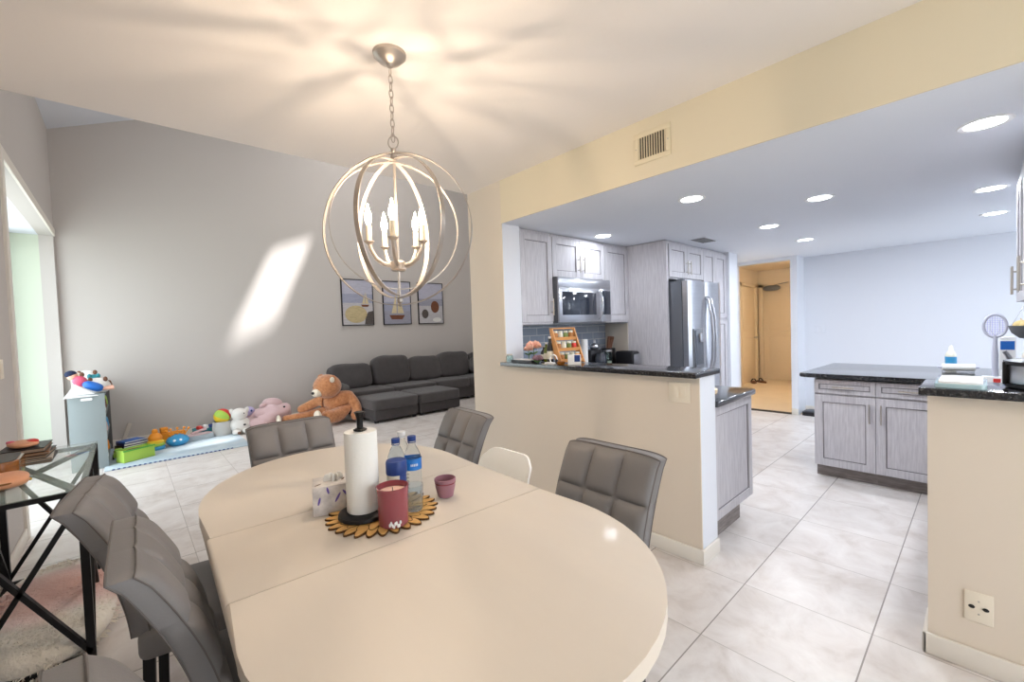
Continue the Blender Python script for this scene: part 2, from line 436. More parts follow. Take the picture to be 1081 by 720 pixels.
# left wall, opening y 4.5..7.4 to a glazed alcove
b = NB(); box(b, XL-.12, XL, YR, 4.5, 0, 4.0); box(b, XL-.12, XL, 4.5, 7.42, 2.62, 4.0); box(b, XL-.12, XL, 7.42, 7.5, 0, 4.0)
struct('wall_left', b, 'grey_wall')
b = NB(); box(b, XL-.005, XL+.018, 4.42, 4.5, 0, 2.70, .004); box(b, XL-.005, XL+.018, 4.5, 7.44, 2.62, 2.70, .004)
struct('trim_1', b, 'trim')
b = NB(); box(b, -1.35, XL-.12, 7.42, 7.5, 0, 2.62); struct('wall_alcove_end', b, 'greenish')
b = NB(); box(b, -1.35, XL-.12, 4.38, 4.5, 0, 2.62); struct('wall_alcove_near', b, 'greenish')
b = NB(); box(b, -1.35, XL-.12, 4.38, 7.5, 2.62, 2.70); struct('ceiling_alcove', b, 'kceiling')
# alcove glazing (sliding glass door)
gx = -1.02
b = NB()
for y in (4.5, 5.45, 6.4, 7.36): box(b, gx-.03, gx+.03, y, y+.06, 0, 2.62, .004)
box(b, gx-.03, gx+.03, 4.5, 7.42, 0, .08); box(b, gx-.03, gx+.03, 4.5, 7.42, 2.5, 2.62)
w = struct('window_1', b, 'white')
b = NB()
for y in (4.56, 5.51, 6.46): box(b, gx-.004, gx+.004, y, y+.9, .08, 2.5)
obj('pane', b, 'thin', w, False)
# rear wall of the dining room with an added, unseen window for fill light (behind the camera)
b = NB()
box(b, XL-.12, .1, YR-.12, YR, 0, 2.66); box(b, 2.0, 2.513, YR-.12, YR, 0, 2.66); box(b, .1, 2.0, YR-.12, YR, 2.2, 2.66); box(b, .1, 2.0, YR-.12, YR, 0, .3)
struct('wall_rear', b, 'cream')
b = NB()
for x in (.1, 1.03, 1.94): box(b, x, x+.06, YR-.1, YR-.04, .3, 2.2, .004)
box(b, .1, 2.0, YR-.1, YR-.04, .3, .36); box(b, .1, 2.0, YR-.1, YR-.04, 2.14, 2.2)
w = struct('window_2', b, 'white')
b = NB(); box(b, .16, 1.03, YR-.075, YR-.068, .36, 2.14); box(b, 1.09, 1.94, YR-.075, YR-.068, .36, 2.14); obj('pane', b, 'thin', w, False)
# kitchen: right wall, back walls, breakfast nook with an added, unseen window for light beyond x 5.3
b = NB(); box(b, 2.513, 5.25, -.58, -.46, 0, 2.197); struct('wall_kitchen_right', b, 'kwall')
b = NB(); box(b, 5.25, 7.35, -2.7, -2.58, 0, .8); box(b, 5.25, 7.35, -2.7, -2.58, 2.0, 2.197); box(b, 5.25, 5.5, -2.7, -2.58, .8, 2.0); box(b, 7.0, 7.35, -2.7, -2.58, .8, 2.0)
struct('wall_nook_end', b, 'kwall')
b = NB(); box(b, 5.13, 5.25, -2.7, -.58, 0, 2.197); struct('wall_nook_side', b, 'kwall')
b = NB()
for x in (5.5, 6.22, 6.94): box(b, x, x+.06, -2.68, -2.62, .8, 2.0)
box(b, 5.5, 7.0, -2.68, -2.62, .8, .86); box(b, 5.5, 7.0, -2.68, -2.62, 1.94, 2.0)
w = struct('window_5', b, 'white')
b = NB(); box(b, 5.56, 6.22, -2.655, -2.65, .86, 1.94); box(b, 6.28, 6.94, -2.655, -2.65, .86, 1.94); obj('pane', b, 'thin', w, False)
XD = 6.85   # doorway wall
b = NB(); box(b, 7.2, 7.32, -2.7, 1.72, 0, 2.197); struct('wall_kitchen_back', b, 'kwall')
b = NB(); box(b, XD, 7.32, 1.72, 1.80, 0, 2.197); box(b, XD, XD+.12, 1.80, 2.50, 2.15, 2.197); box(b, XD, XD+.12, 2.50, 3.0, 0, 2.197)
box(b, 5.66, 5.93, 2.15, 2.25, 0, 2.197)
struct('wall_doorway', b, 'kwall')
baseb('baseboard_kitchen', [(7.185, 7.2, -2.5, 1.72), (XD-.015, XD, 1.72, 1.80)])
b = NB(); box(b, XD-.01, XD+.08, 1.80, 2.50, 0, .012, .003); struct('trim_2', b, 'blackp', label='dark threshold strip')
# hall beyond the doorway
b = NB(); box(b, XD+.12, 10.7, 3.38, 3.5, 0, 2.4); struct('wall_hall_left', b, 'hall')
b = NB(); box(b, 10.5, 10.62, 1.3, 3.38, 0, 2.4); struct('wall_hall_end', b, 'hall')
b = NB(); box(b, 7.32, 10.6, 1.28, 1.4, 0, 2.4); struct('wall_hall_right', b, 'hall')
b = NB(); box(b, XD+.12, 10.7, 1.28, 3.5, 2.4, 2.5); struct('ceiling_hall', b, 'hall')
b = NB(); box(b, XD+.09, 10.5, 1.4, 3.38, -.004, .004); struct('floor_hall', b, mat('warm_hall_tile', srgb(236, 216, 186), .4, var=.08, vscale=3))
def hall_door(name, place):
    b = NB(); box(b, 0, .8, 0, .035, .01, 2.03, .004); d = struct(name, b, 'hall_door', smooth=True)
    b = NB()
    box(b, -.08, 0, -.035, .03, 0, 2.1, .004); box(b, .8, .88, -.035, .03, 0, 2.1, .004); box(b, -.08, .88, -.035, .03, 2.03, 2.1, .004)
    obj('door_frame', b, 'hall_door', d)
    b = NB()
    for (z0, z1) in ((.15, .95), (1.1, 1.9)): box(b, .12, .68, -.006, .002, z0, z1, .005)
    obj('door_panel', b, 'hall_door', d)
    b = NB(); blob(b, (.73, -.05, .95), (.028, .028, .028)); tube(b, [(.73, 0, .95), (.73, -.05, .95)], .01); obj('door_knob', b, 'nickel', d)
    place(d); return d
def pl1(d): d.location = (10.46, 3.27, 0); d.rotation_euler.z = R(-90)
def pl2(d): d.location = (9.35, 3.343, 0)
hall_door('door_1', pl1); hall_door('door_2', pl2)
# ------------------------------------------------------------------ lights in the ceiling
def downlight(loc, label):
    t = thing('recessed_ceiling_light', label, 'ceiling light', loc, 0)
    b = NB(); lathe(b, [(.068, -.002), (.086, -.006), (.09, -.002), (.09, 0), (.068, 0)], n=32, closed=True); obj('trim_ring', b, 'white', t)
    b = NB(); lathe(b, [(0, -.0035), (.067, -.0035), (.067, -.0005), (0, -.0005)], n=32); obj('diffuser', b, 'lens', t)
    l = bpy.data.lights.new('downlight', 'AREA'); l.shape = 'DISK'; l.size = .13; l.energy = KL*(.35 if loc[1] > 2 else 1); l.color = (.88, .93, 1)
    lo = bpy.data.objects.new('downlight', l); COL.objects.link(lo); lo.location = (loc[0], loc[1], loc[2]-.008)
    return t
KL = 11
for (x, y, lb) in ((2.925, -.002, 'largest recessed downlight in the kitchen ceiling, nearest the camera at upper right'),
                   (4.50, -.03, 'recessed downlight, middle of the row beside the right-hand upper cabinets'),
                   (5.66, -.06, 'recessed downlight near the kitchen back wall, farthest of the right-hand row'),
                   (2.962, 1.365, 'recessed downlight just behind the soffit, nearest the refrigerator cabinets'),
                   (3.726, .791, 'recessed downlight at the centre of the kitchen ceiling, right of the hallway opening'),
                   (4.452, 1.332, 'recessed downlight between the ceiling vent and the centre downlight'),
                   (5.571, 1.317, 'recessed downlight closest to the hallway opening'),
                   (3.453, 2.46, 'recessed downlight close above the microwave cabinets')):
    downlight((x, y, 2.197), lb)

# ceiling vent in kitchen
t = thing('ceiling_vent', 'small dark grille in the kitchen ceiling above the refrigerator', 'air vent', (4.55, 1.98, 2.197))
b = NB(); box(b, -.16, .16, -.09, .09, -.006, 0, .002); obj('vent_frame', b, 'kwall', t)
b = NB(); box(b, -.14, .14, -.07, .07, -.008, -.0055); obj('duct_opening', b, 'ventdark', t)
for k in range(6): b = NB(); bar(b, (-.14, -.06+k*.024, -.01), (.14, -.06+k*.024, -.01), .012, .002); obj('louvre', b, 'fridge_panel', t)
# wall vent over the soffit
t = thing('wall_vent', 'cream air return grille with upright slats on the yellow soffit', 'air vent', (2.313, 1.29, 2.375))
b = NB()
for (y0, y1, z0, z1) in ((-.115, .115, .062, .09), (-.115, .115, -.09, -.062), (-.115, -.085, -.062, .062), (.085, .115, -.062, .062)): box(b, -.008, 0, y0, y1, z0, z1, .0015)
obj('vent_frame', b, 'ventframe', t)
b = NB(); box(b, -.002, 0, -.085, .085, -.062, .062); obj('duct_opening', b, 'ventdark', t)
for k in range(11): b = NB(); box(b, -.007, -.002, -.08+k*.016-.0024, -.08+k*.016+.0024, -.062, .062); obj('slat', b, 'ventframe', t)
for s in (-1, 1): b = NB(); blob(b, (-.009, s*.1, 0), (.002, .004, .004), 8, 6); obj('screw', b, 'nickel', t)

def switchplate(loc, rz, w, h, n, label, cat='light switch', kind='switch', pm='outlet'):
    t = thing('wall_switch' if kind == 'switch' else 'wall_outlet', label, cat, loc, rz)
    b = NB(); box(b, -w/2, w/2, -.006, 0, -h/2, h/2, .003); obj('cover_plate', b, pm, t)
    if kind == 'switch':
        for k in range(n):
            x = (k-(n-1)/2)*.046
            b = NB(); box(b, x-.016, x+.016, -.009, -.005, -.033, .033, .002); obj('rocker', b, pm, t)
    else:
        for s in (-1, 1):
            b = NB(); blob(b, (s*.018, -.007, 0), (.009, .003, .007), 10, 6); obj('socket', b, 'slot', t)
            b = NB(); blob(b, (0, -.007, s*.024), (.003, .002, .003), 8, 6); obj('screw', b, 'nickel', t)
    return t
switchplate((2.313, 1.158, .95), -90, .125, .115, 2, 'double ivory outlet and switch plate high on the cream half wall by the kitchen', 'wall switch')
switchplate((2.313, .013, .245), -90, .075, .115, 1, 'ivory socket plate low on the right-hand half wall above the baseboard', 'wall outlet', 'outlet')
switchplate((7.2, 1.54, 1.17), -90, .13, .11, 2, 'white switch plate on the pale kitchen back wall beside the doorway', 'wall switch', pm='kwall')
switchplate((XL, 4.05, 1.2), 90, .08, .12, 1, 'switch plate on the left wall at the edge of the picture', 'wall switch')
switchplate((9.0, 3.38, 1.2), 0, .08, .12, 1, 'switch plate on the warm hallway wall left of the door', 'wall switch')

# door closer in hall
t = thing('door_closer', 'dark oval fixture with a thin arm at the top of the hallway end door', 'door closer', (10.45, 2.98, 2.0))
b = NB(); blob(b, (-.06, .1, 0), (.05, .17, .06), 16, 10, .8); obj('housing', b, 'fridge_panel', t)
b = NB(); bar(b, (-.05, .1, .05), (-.09, -.16, .09), .02, .01); bar(b, (-.09, -.16, .09), (-.01, -.2, .1), .02, .01); obj('arm', b, 'fridge_panel', t)

# ------------------------------------------------------------------ kitchen cabinetry
def panel_door(parent, x0, x1, z0, z1, name='door', fr=.058, y=0, handle=None, thick=.02):
    """shaker front lying in the local xz plane, outer face at y-thick"""
    g = .0015; x0 += g; x1 -= g; z0 += g; z1 -= g
    b = NB(); yo = y-thick
    box(b, x0, x0+fr, yo, y, z0, z1, .0015, 1); box(b, x1-fr, x1, yo, y, z0, z1, .0015, 1)
    box(b, x0+fr, x1-fr, yo, y, z0, z0+fr, .0015, 1); box(b, x0+fr, x1-fr, yo, y, z1-fr, z1, .0015, 1)
    box(b, x0+fr-.002, x1-fr+.002, y-.011, y-.003, z0+fr-.002, z1-fr+.002)
    d = obj(name, b, 'cabinet', parent)
    b = NB(); q = .006; yy = y-.0135
    for a in ((x0+fr, x0+fr+q, z0+fr, z1-fr), (x1-fr-q, x1-fr, z0+fr, z1-fr), (x0+fr+q, x1-fr-q, z0+fr, z0+fr+q), (x0+fr+q, x1-fr-q, z1-fr-q, z1-fr)):
        box(b, a[0], a[1], yy, y-.0105, a[2], a[3])
    obj('bead', b, 'groove', d, False)
    if handle:
        k, hx, hz, L = handle     # 'v' or 'h'
        b = NB(); yh = yo-.03
        if k == 'v':
            tube(b, [(hx, yh, hz-L/2), (hx, yh, hz+L/2)], .0055, 10)
            for s in (-1, 1): tube(b, [(hx, yo+.001, hz+s*L*.32), (hx, yh, hz+s*L*.32)], .004, 8)
        else:
            tube(b, [(hx-L/2, yh, hz), (hx+L/2, yh, hz)], .0055, 10)
            for s in (-1, 1): tube(b, [(hx+s*L*.32, yo+.001, hz), (hx+s*L*.32, yh, hz)], .004, 8)
        obj('handle', b, 'nickel', d)
    return d

def cabinet(name, label, cat, loc, rz, w, d, z0, z1, group=None, toe=0, rail=.0):
    t = thing(name, label, cat, loc, rz, group)
    b = NB(); box(b, 0, w, 0, d, z0+toe, z1, .001, 1)
    if rail: box(b, 0, w, -.012, .02, z0-rail, z0, .002, 1)
    obj('body', b, 'cabinet', t)
    if toe:
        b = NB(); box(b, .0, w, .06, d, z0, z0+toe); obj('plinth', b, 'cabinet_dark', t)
    return t
YU = 2.665; CT = 2.193
t = cabinet('wall_cabinet', 'tall single-door whitewashed wall cabinet left of the microwave', 'cabinet', (2.52, YU, 0), 0, .40, .31, 1.385, CT, rail=.02)
panel_door(t, 0, .40, 1.385, CT-.03, handle=('v', .37, 1.52, .15))
t = cabinet('wall_cabinet', 'short two-door whitewashed wall cabinet directly above the microwave', 'cabinet', (2.925, YU, 0), 0, .80, .31, 1.80, CT)
panel_door(t, 0, .40, 1.80, CT-.03, handle=('v', .365, 1.93, .16)); panel_door(t, .40, .80, 1.80, CT-.03, handle=('v', .435, 1.93, .16))
t = cabinet('wall_cabinet', 'single-door whitewashed wall cabinet between the microwave and the refrigerator panel', 'cabinet', (3.73, YU, 0), 0, .43, .31, 1.385, CT, rail=.02)
panel_door(t, 0, .43, 1.385, CT-.03)
# fridge side panel
b = NB(); box(b, 0, .035, 0, .78, 0, CT, .002, 1); tag(obj('refrigerator_side_panel', b, 'cabinet'), 'full-height whitewashed oak panel left of the refrigerator', 'cabinet panel', (4.165, 2.195, 0))
t = cabinet('over_fridge_cabinet', 'two-door whitewashed cabinet above the refrigerator', 'cabinet', (4.205, 2.205, 0), 0, .80, .76, 1.80, CT)
panel_door(t, 0, .40, 1.815, CT-.03, handle=('v', .365, 1.93, .15)); panel_door(t, .40, .80, 1.815, CT-.03, handle=('v', .435, 1.93, .15))
t = cabinet('pantry_cabinet', 'full-height four-door whitewashed pantry beside the refrigerator', 'cabinet', (5.01, 2.205, 0), 0, .645, .76, 0, CT, toe=.1)
for (z0, z1, hz) in ((.1, 1.36, 1.24), (1.375, CT-.03, 1.5)):
    panel_door(t, 0, .32, z0, z1, handle=('v', .29, hz, .17)); panel_door(t, .32, .645, z0, z1, handle=('v', .35, hz, .17))

# microwave
t = thing('microwave_oven', 'stainless over-the-range microwave with a bowed handle', 'microwave', (2.925, 2.60, 1.375))
b = NB(); box(b, 0, .80, 0, .36, 0, .42, .004); obj('case', b, 'steel_side', t)
b = NB(); box(b, 0, .80, -.018, 0, .33, .42, .003); obj('vent_strip', b, 'steel', t)
b = NB(); box(b, 0, .62, -.02, 0, 0, .33, .003); d = obj('door', b, 'steel', t)
b = NB(); box(b, .045, .55, -.0235, -.019, .07, .285, .002); obj('window', b, 'dglass', d)
b = NB(); tube(b, [(.595, -.02, .025), (.597, -.045, .05), (.60, -.06, .11), (.60, -.064, .165), (.60, -.06, .22), (.597, -.045, .28), (.595, -.02, .305)], .011, 12); obj('handle', b, 'steel', d)
b = NB(); box(b, .625, .80, -.02, 0, 0, .33, .003); c = obj('control_panel', b, 'steel', t)
b = NB(); box(b, .635, .79, -.0225, -.019, .07, .31, .002); obj('display', b, 'dglass', c)

# refrigerator
t = thing('refrigerator', 'stainless french-door refrigerator with water dispenser', 'refrigerator', (4.215, 1.975, 0))
b = NB(); box(b, 0, .79, .09, .93, .02, 1.765, .006); obj('case', b, 'steel_side', t)
def fdoor(x0, x1, z0, z1, name='door'):
    b = NB(); n = 12
    pts = [(x0, .085)]+[(x0+(x1-x0)*k/n, .0+.03*(abs(2*k/n-1)**3)-.0) for k in range(n+1)]+[(x1, .085)]
    prism(b, pts[::-1], z0, z1); return obj(name, b, 'steel', t, sharp=30)
L = fdoor(.003, .398, .62, 1.76); Rr = fdoor(.402, .787, .62, 1.76); F = fdoor(.003, .787, .06, .61, 'freezer_drawer')
for s, d in ((-1, L), (1, Rr)):
    x = .40+s*.035; b = NB()
    tube(b, [(x, .02, .74), (x, -.02, .77), (x, -.055, .95), (x, -.065, 1.17), (x, -.055, 1.39), (x, -.02, 1.57), (x, .02, 1.60)], .014, 12); obj('handle', b, 'steel', d)
b = NB(); tube(b, [(.08, .02, .50), (.10, -.035, .50), (.40, -.055, .50), (.70, -.035, .50), (.72, .02, .50)], .013, 12); obj('handle', b, 'steel', F)
b = NB(); box(b, .06, .27, -.004, .012, .86, 1.27, .004); p = obj('water_dispenser', b, 'fridge_panel', t)
b = NB(); box(b, .115, .26, -.008, -.003, .90, 1.20, .003); obj('dispenser_recess', b, 'steel_side', p)
b = NB(); box(b, .065, .108, -.007, -.003, .88, 1.25, .002); obj('dispenser_keypad', b, 'dglass', p)
b = NB(); box(b, .15, .23, -.03, -.005, 1.13, 1.22, .008); obj('spout', b, 'steel', p)
b = NB(); box(b, .03, .1, .1, .16, 1.765, 1.785, .004); box(b, .7, .77, .1, .16, 1.765, 1.785, .004); obj('hinge_cover', b, 'steel_side', t)

# lower run along the left kitchen wall and the peninsula behind the half wall
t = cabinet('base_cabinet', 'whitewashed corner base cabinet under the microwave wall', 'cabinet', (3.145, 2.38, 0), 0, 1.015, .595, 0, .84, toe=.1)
panel_door(t, .5, 1.01, .1, .83)
t = cabinet('peninsula_cabinet', 'whitewashed base cabinet with panelled end behind the cream half wall', 'cabinet', (2.517, 1.06, 0), 0, .615, 1.3, 0, .84, toe=0)
# panelled end
for ch in list(t.children): bpy.data.objects.remove(ch)
b = NB(); box(b, 0, .615, .022, 1.9, .16, .84, .002, 1); obj('body', b, 'cabinet', t)
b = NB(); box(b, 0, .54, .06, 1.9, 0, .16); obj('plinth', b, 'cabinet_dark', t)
panel_door(t, 0, .615, .155, .84, name='end_panel', y=.021, fr=.055)
def counter(name, label, pts, z, th, bev, loc=(0, 0, 0)):
    b = NB(); prism(b, pts, 0, th, 0)
    es = [e for e in b.edges if abs(e.verts[0].co.z-e.verts[1].co.z) < 1e-6]
    bmesh.ops.bevel(b, geom=es, offset=bev, segments=3, profile=.5, affect='EDGES')
    o = obj(name, b, 'granite'); return tag(o, label, 'countertop', (loc[0], loc[1], z))
def rc(x0, x1, y0, y1, r=.03, corners=(0, 0, 0, 0)):
    """rectangle ccw from (x0,y0) with optional rounded corners"""
    P = [(x0, y0, 180), (x1, y0, 270), (x1, y1, 0), (x0, y1, 90)]; out = []
    for i, (x, y, a) in enumerate(P):
        if corners[i]:
            cx_ = x+(r if x == x0 else -r); cy_ = y+(r if y == y0 else -r)
            for k in range(7):
                t_ = R(a+15*k); out.append((cx_+r*math.cos(t_), cy_+r*math.sin(t_)))
        else: out.append((x, y))
    return out
counter('bar_countertop', 'raised black granite bar top along the cream half wall', rc(-.055, .255, 0, 1.60), 1.04, .03, .004, (2.30, 1.032, 0))
pts = [(2.515, 1.03), (3.12, 1.03), (3.15, 1.04), (3.165, 1.07), (3.165, 2.36), (4.16, 2.36), (4.16, 2.975), (2.515, 2.975)]
counter('kitchen_countertop', 'black granite worktop behind the raised bar, wrapping to the microwave wall', pts, .842, .036, .012)
b = NB(); box(b, 0, 1.64, 0, .012, 0, .47); tag(obj('tile_backsplash', b, 'tile_back'), 'blue-grey subway tile backsplash under the wall cabinets', 'backsplash', (2.52, 2.966, .885))
b = NB(); box(b, 0, .008, 0, .30, 0, .465, .001, 1); tag(obj('backsplash_side_panel', b, 'beige'), 'plain grey side splash panel between the knife block and refrigerator panel', 'backsplash', (4.155, 2.665, .885))
# cooktop on the wall run, seen edge-on over the bar
t = thing('cooktop', 'black glass cooktop on the worktop under the microwave', 'cooktop', (3.31, 2.68, .879))
b = NB(); box(b, -.36, .36, -.27, .24, 0, .008, .003); obj('glass_top', b, 'dglass', t)
for (x, y) in ((-.18, -.12), (.18, -.12), (-.18, .12), (.18, .12)):
    b = NB(); lathe(b, [(.07, .0082), (.085, .0082), (.085, .0092), (.07, .0092)], (x, y, 0), 28, closed=True); obj('burner_ring', b, 'fridge_panel', t)

# island / right-hand peninsula (fronts face the dining room)
XI = 4.31
t = cabinet('island_cabinet', 'left whitewashed peninsula unit with drawer over door, next to the open floor', 'cabinet', (XI, .965, 0), -90, .40, .72, 0, .83, toe=.1)
panel_door(t, .0, .40, .71, .825, 'drawer', fr=.032, handle=('h', .20, .768, .14)); panel_door(t, .0, .40, .105, .70, handle=('v', .365, .575, .15))
t2 = cabinet('island_cabinet', 'right whitewashed peninsula unit with drawer over door, partly behind the right-hand half wall', 'cabinet', (XI, .565, 0), -90, .41, .72, 0, .83, toe=.1)
panel_door(t2, .0, .41, .71, .825, 'drawer', fr=.032, handle=('h', .205, .768, .14)); panel_door(t2, .0, .41, .105, .70, handle=('v', .035, .575, .15))
for x in (2.52, 3.13, 3.74):
    t = cabinet('base_cabinet', {2.52: 'whitewashed base cabinet hidden low behind the right-hand half wall', 3.13: 'whitewashed base cabinet, middle of the right-hand run', 3.74: 'whitewashed base cabinet at the inner corner of the right-hand run'}[x], 'cabinet', (x+.605, .125, 0), 180, .60, .575, 0, .84, toe=.1)
    panel_door(t, 0, .60, .71, .835, 'drawer', fr=.032); panel_door(t, 0, .60, .105, .70)
pts = [(4.20, 1.02), (4.20, .155), (2.517, .155), (2.517, -.455), (5.24, -.455), (5.24, 1.02)]
pts = [(2.517, -.455), (5.24, -.455), (5.32, 1.03), (4.30, 1.07), (4.26, 1.06), (4.24, 1.02), (4.262, .155), (2.517, .155)]
counter('peninsula_countertop', 'large black granite worktop of the right-hand peninsula with rounded corner', pts, .842, .034, .012)
counter('ledge_countertop', 'raised black granite ledge on the right-hand half wall', rc(-.05, .25, 0, .625), 1.035, .03, .004, (2.30, -.455, 0))

# right-hand wall cabinets (fronts face +y), seen at a grazing angle
for (x0, lb) in ((3.70, 'wall cabinet at the right edge of the picture, farther of two with bar handles'), (2.95, 'wall cabinet at the right edge of the picture, nearer the camera')):
    t = cabinet('wall_cabinet', lb, 'cabinet', (x0+.74, -.165, 0), 180, .74, .29, 1.40, CT)
    panel_door(t, 0, .37, 1.40, CT-.03, handle=('v', .335, 1.53, .17)); panel_door(t, .37, .74, 1.40, CT-.03, handle=('v', .405, 1.53, .17))

# --- things on the right-hand counters
t = thing('paper_roll', 'white roll lying on the peninsula worktop', 'paper roll', (4.93, .14, .906), 0)
b = NB(); tube(b, [(.02, -.09, 0), (-.02, .09, 0)], .028, 20); obj('roll', b, 'paper', t)
b = NB(); tube(b, [(.026, -.115, 0), (-.026, .115, 0)], .009, 12); obj('core', b, 'racket', t)
t = thing('squeeze_bottle', 'small white bottle with blue-green label behind the lying roll', 'bottle', (5.20, .19, .877))
b = NB(); lathe(b, [(0, 0), (.034, 0), (.036, .01), (.036, .10), (.028, .13), (.016, .145), (0, .146)]); obj('bottle_body', b, 'jar_white', t)
b = NB(); lathe(b, [(.0367, .03), (.0367, .095)]); obj('label_band', b, 'sky', t)
b = NB(); lathe(b, [(.016, .145), (.013, .175), (.006, .19), (0, .19)], n=16); obj('nozzle', b, 'white', t)
t = thing('glass_tray', 'pale blue glass cutting board with a white rim lying on the right-hand ledge', 'tray', (2.40, .06, 1.066), 0)
b = NB(); prism(b, rc(-.125, .125, -.068, .068, .02, (1, 1, 1, 1)), 0, .016, .004); obj('board', b, 'ltblue', t)
b = NB(); prism(b, rc(-.115, .115, -.058, .058, .02, (1, 1, 1, 1)), .0162, .024, .003); obj('top_sheet', b, 'white', t)
# sink basin seen as dark shape
t = thing('undermount_sink', 'dark steel sink rim set in the right-hand worktop', 'sink', (3.95, -.06, .877))
b = NB(); prism(b, rc(-.25, .25, -.17, .17, .04, (1, 1, 1, 1)), 0, .002); obj('rim', b, 'steel', t)
b = NB(); prism(b, rc(-.23, .23, -.15, .15, .04, (1, 1, 1, 1)), .0022, .0035); obj('basin', b, 'dglass', t)
# fly swatter racket
t = thing('bug_zapper_racket', 'white electric fly-swatter racket standing upright on the right-hand worktop', 'racket', (4.0, -.045, .97), 0)
b = NB(); tube(b, [(0, .043*math.cos(a)*1.12, .285+.062*math.sin(a)*1.12) for a in [2*PI*k/36 for k in range(36)]], .0075, 10, closed=True); obj('racket_frame', b, 'racket', t)
b = NB(); tube(b, [(0, 0, -.03), (0, 0, .10), (0, 0, .16), (0, 0, .225)], [.013, .015, .012, .009], 12); obj('grip', b, 'racket', t)
b = NB()
for k in range(-4, 5):
    y = k*.0105; h = .062*math.sqrt(max(0, 1-(y/.048)**2))*1.05
    tube(b, [(0, y, .285-h), (0, y, .285+h)], .0008, 5)
for k in range(-6, 7):
    z = k*.0105; h = .045*math.sqrt(max(0, 1-(z/.068)**2))
    tube(b, [(0, -h, .285+z), (0, h, .285+z)], .0008, 5)
obj('wire_grid', b, 'mesh', t)
for s in (-1, 1): b = NB(); tube(b, [(-.004, 0, .22), (-.004, s*.02, .26), (-.004, s*.018, .32)], .002, 8); obj('brace', b, 'racket', t)
# racket stands in a box
t = thing('carton', 'small white and red carton under the fly-swatter racket', 'box', (4.0, -.03, .877))
b = NB(); box(b, -.03, .03, -.04, .04, 0, .062, .002); obj('carton_body', b, 'white', t)
b = NB(); box(b, -.0315, -.0295, -.039, -.008, .008, .052, .0005, 1); obj('label_band', b, 'red', t)
t = thing('carton', 'white carton with orange-red label, right of the racket', 'box', (3.8, -.095, .877))
b = NB(); box(b, -.04, .04, -.028, .028, 0, .12, .002); obj('carton_body', b, 'white', t)
b = NB(); box(b, -.0415, -.0395, -.024, .024, .02, .09, .0005, 1); obj('label_band', b, 'orange', t)
t = thing('blue_carton', 'upright white carton with blue panel behind the saucepan', 'box', (4.2, -.10, .877))
b = NB(); box(b, -.03, .03, -.035, .035, 0, .30, .002); obj('carton_body', b, 'white', t)
b = NB(); box(b, -.0315, -.0295, -.03, .03, .22, .275, .0005, 1); obj('label_band', b, 'blue', t)
t = thing('saucepan', 'dark saucepan with upturned handle stacked among the things right of the racket', 'saucepan', (3.42, -.185, .877))
b = NB(); lathe(b, [(0, 0), (.068, 0), (.075, .02), (.078, .19), (.083, .192), (.08, .196), (.07, .02), (0, .015)]); obj('pan_body', b, 'blackp', t)
b = NB(); tube(b, [(.0, .078, .18), (-.02, .10, .23), (-.03, .115, .26)], [.009, .011, .009], 10); obj('handle', b, 'steel', t)
b = NB(); lathe(b, [(.084, .198), (.072, .21), (.04, .222), (.0, .228)]); l_ = obj('lid', b, 'steel_side', t)
b = NB(); blob(b, (0, 0, .25), (.018, .018, .016)); obj('knob', b, 'blackp', l_)
# instant pot / toaster / bowl on right
t = thing('pressure_cooker', 'stainless pot with black rim standing on the right-hand ledge at the picture edge', 'cooker', (2.42, -.165, 1.066))
b = NB(); lathe(b, [(0, .012), (.10, .012), (.108, .02), (.108, .085), (0, .085)], n=40); obj('pot_body', b, 'steel', t)
b = NB(); lathe(b, [(.110, .082), (.118, .086), (.118, .098), (.09, .104), (0, .106)], n=40); obj('rim', b, 'blackp', t)
b = NB(); box(b, -.03, .0, .106, .120, .01, .095, .005); obj('side_handle', b, 'blackp', t)
b = NB(); lathe(b, [(0, 0), (.105, 0), (.114, .003), (.114, .016), (.10, .018)], n=40); obj('base_ring', b, 'blackp', t)
t = thing('bread_bin', 'beige metal box behind the steel cooker at the right edge', 'box', (2.80, -.245, .877))
b = NB(); box(b, -.14, .14, -.12, .135, 0, .30, .03, 4); obj('bin_body', b, 'beige', t)
b = NB(); box(b, -.141, -.138, -.1, .11, .2, .205); obj('seam_line', b, 'fridge_panel', t)
t = thing('fruit_basket', 'hanging wire fruit basket under the right-hand wall cabinet', 'basket', (3.5, -.155, 1.20))
b = NB(); lathe(b, [(0, 0), (.03, .004), (.055, .03), (.068, .065), (.072, .066), (.058, .028), (.03, 0), (0, -.004)], n=30); obj('bowl', b, 'fridge_panel', t)
b = NB()
for a in (0, 120, 240): tube(b, [(.07*math.cos(R(a)), .07*math.sin(R(a)), .065), (0, 0, .2)], .0015, 6)
obj('hanger', b, 'steel', t)
for (dx, dy) in ((-.03, .0), (.02, .022), (.018, -.03)):
    b = NB(); blob(b, (0, 0, 0), (.032, .032, .03)); tube(b, [(0, 0, .028), (.003, .003, .04)], .002, 6)
    tag(obj('fruit', b, 'fruit'), 'pale yellow fruit in the hanging basket at the right edge', 'fruit', (3.5+dx, -.155+dy, 1.265), group='fruit in the hanging basket')

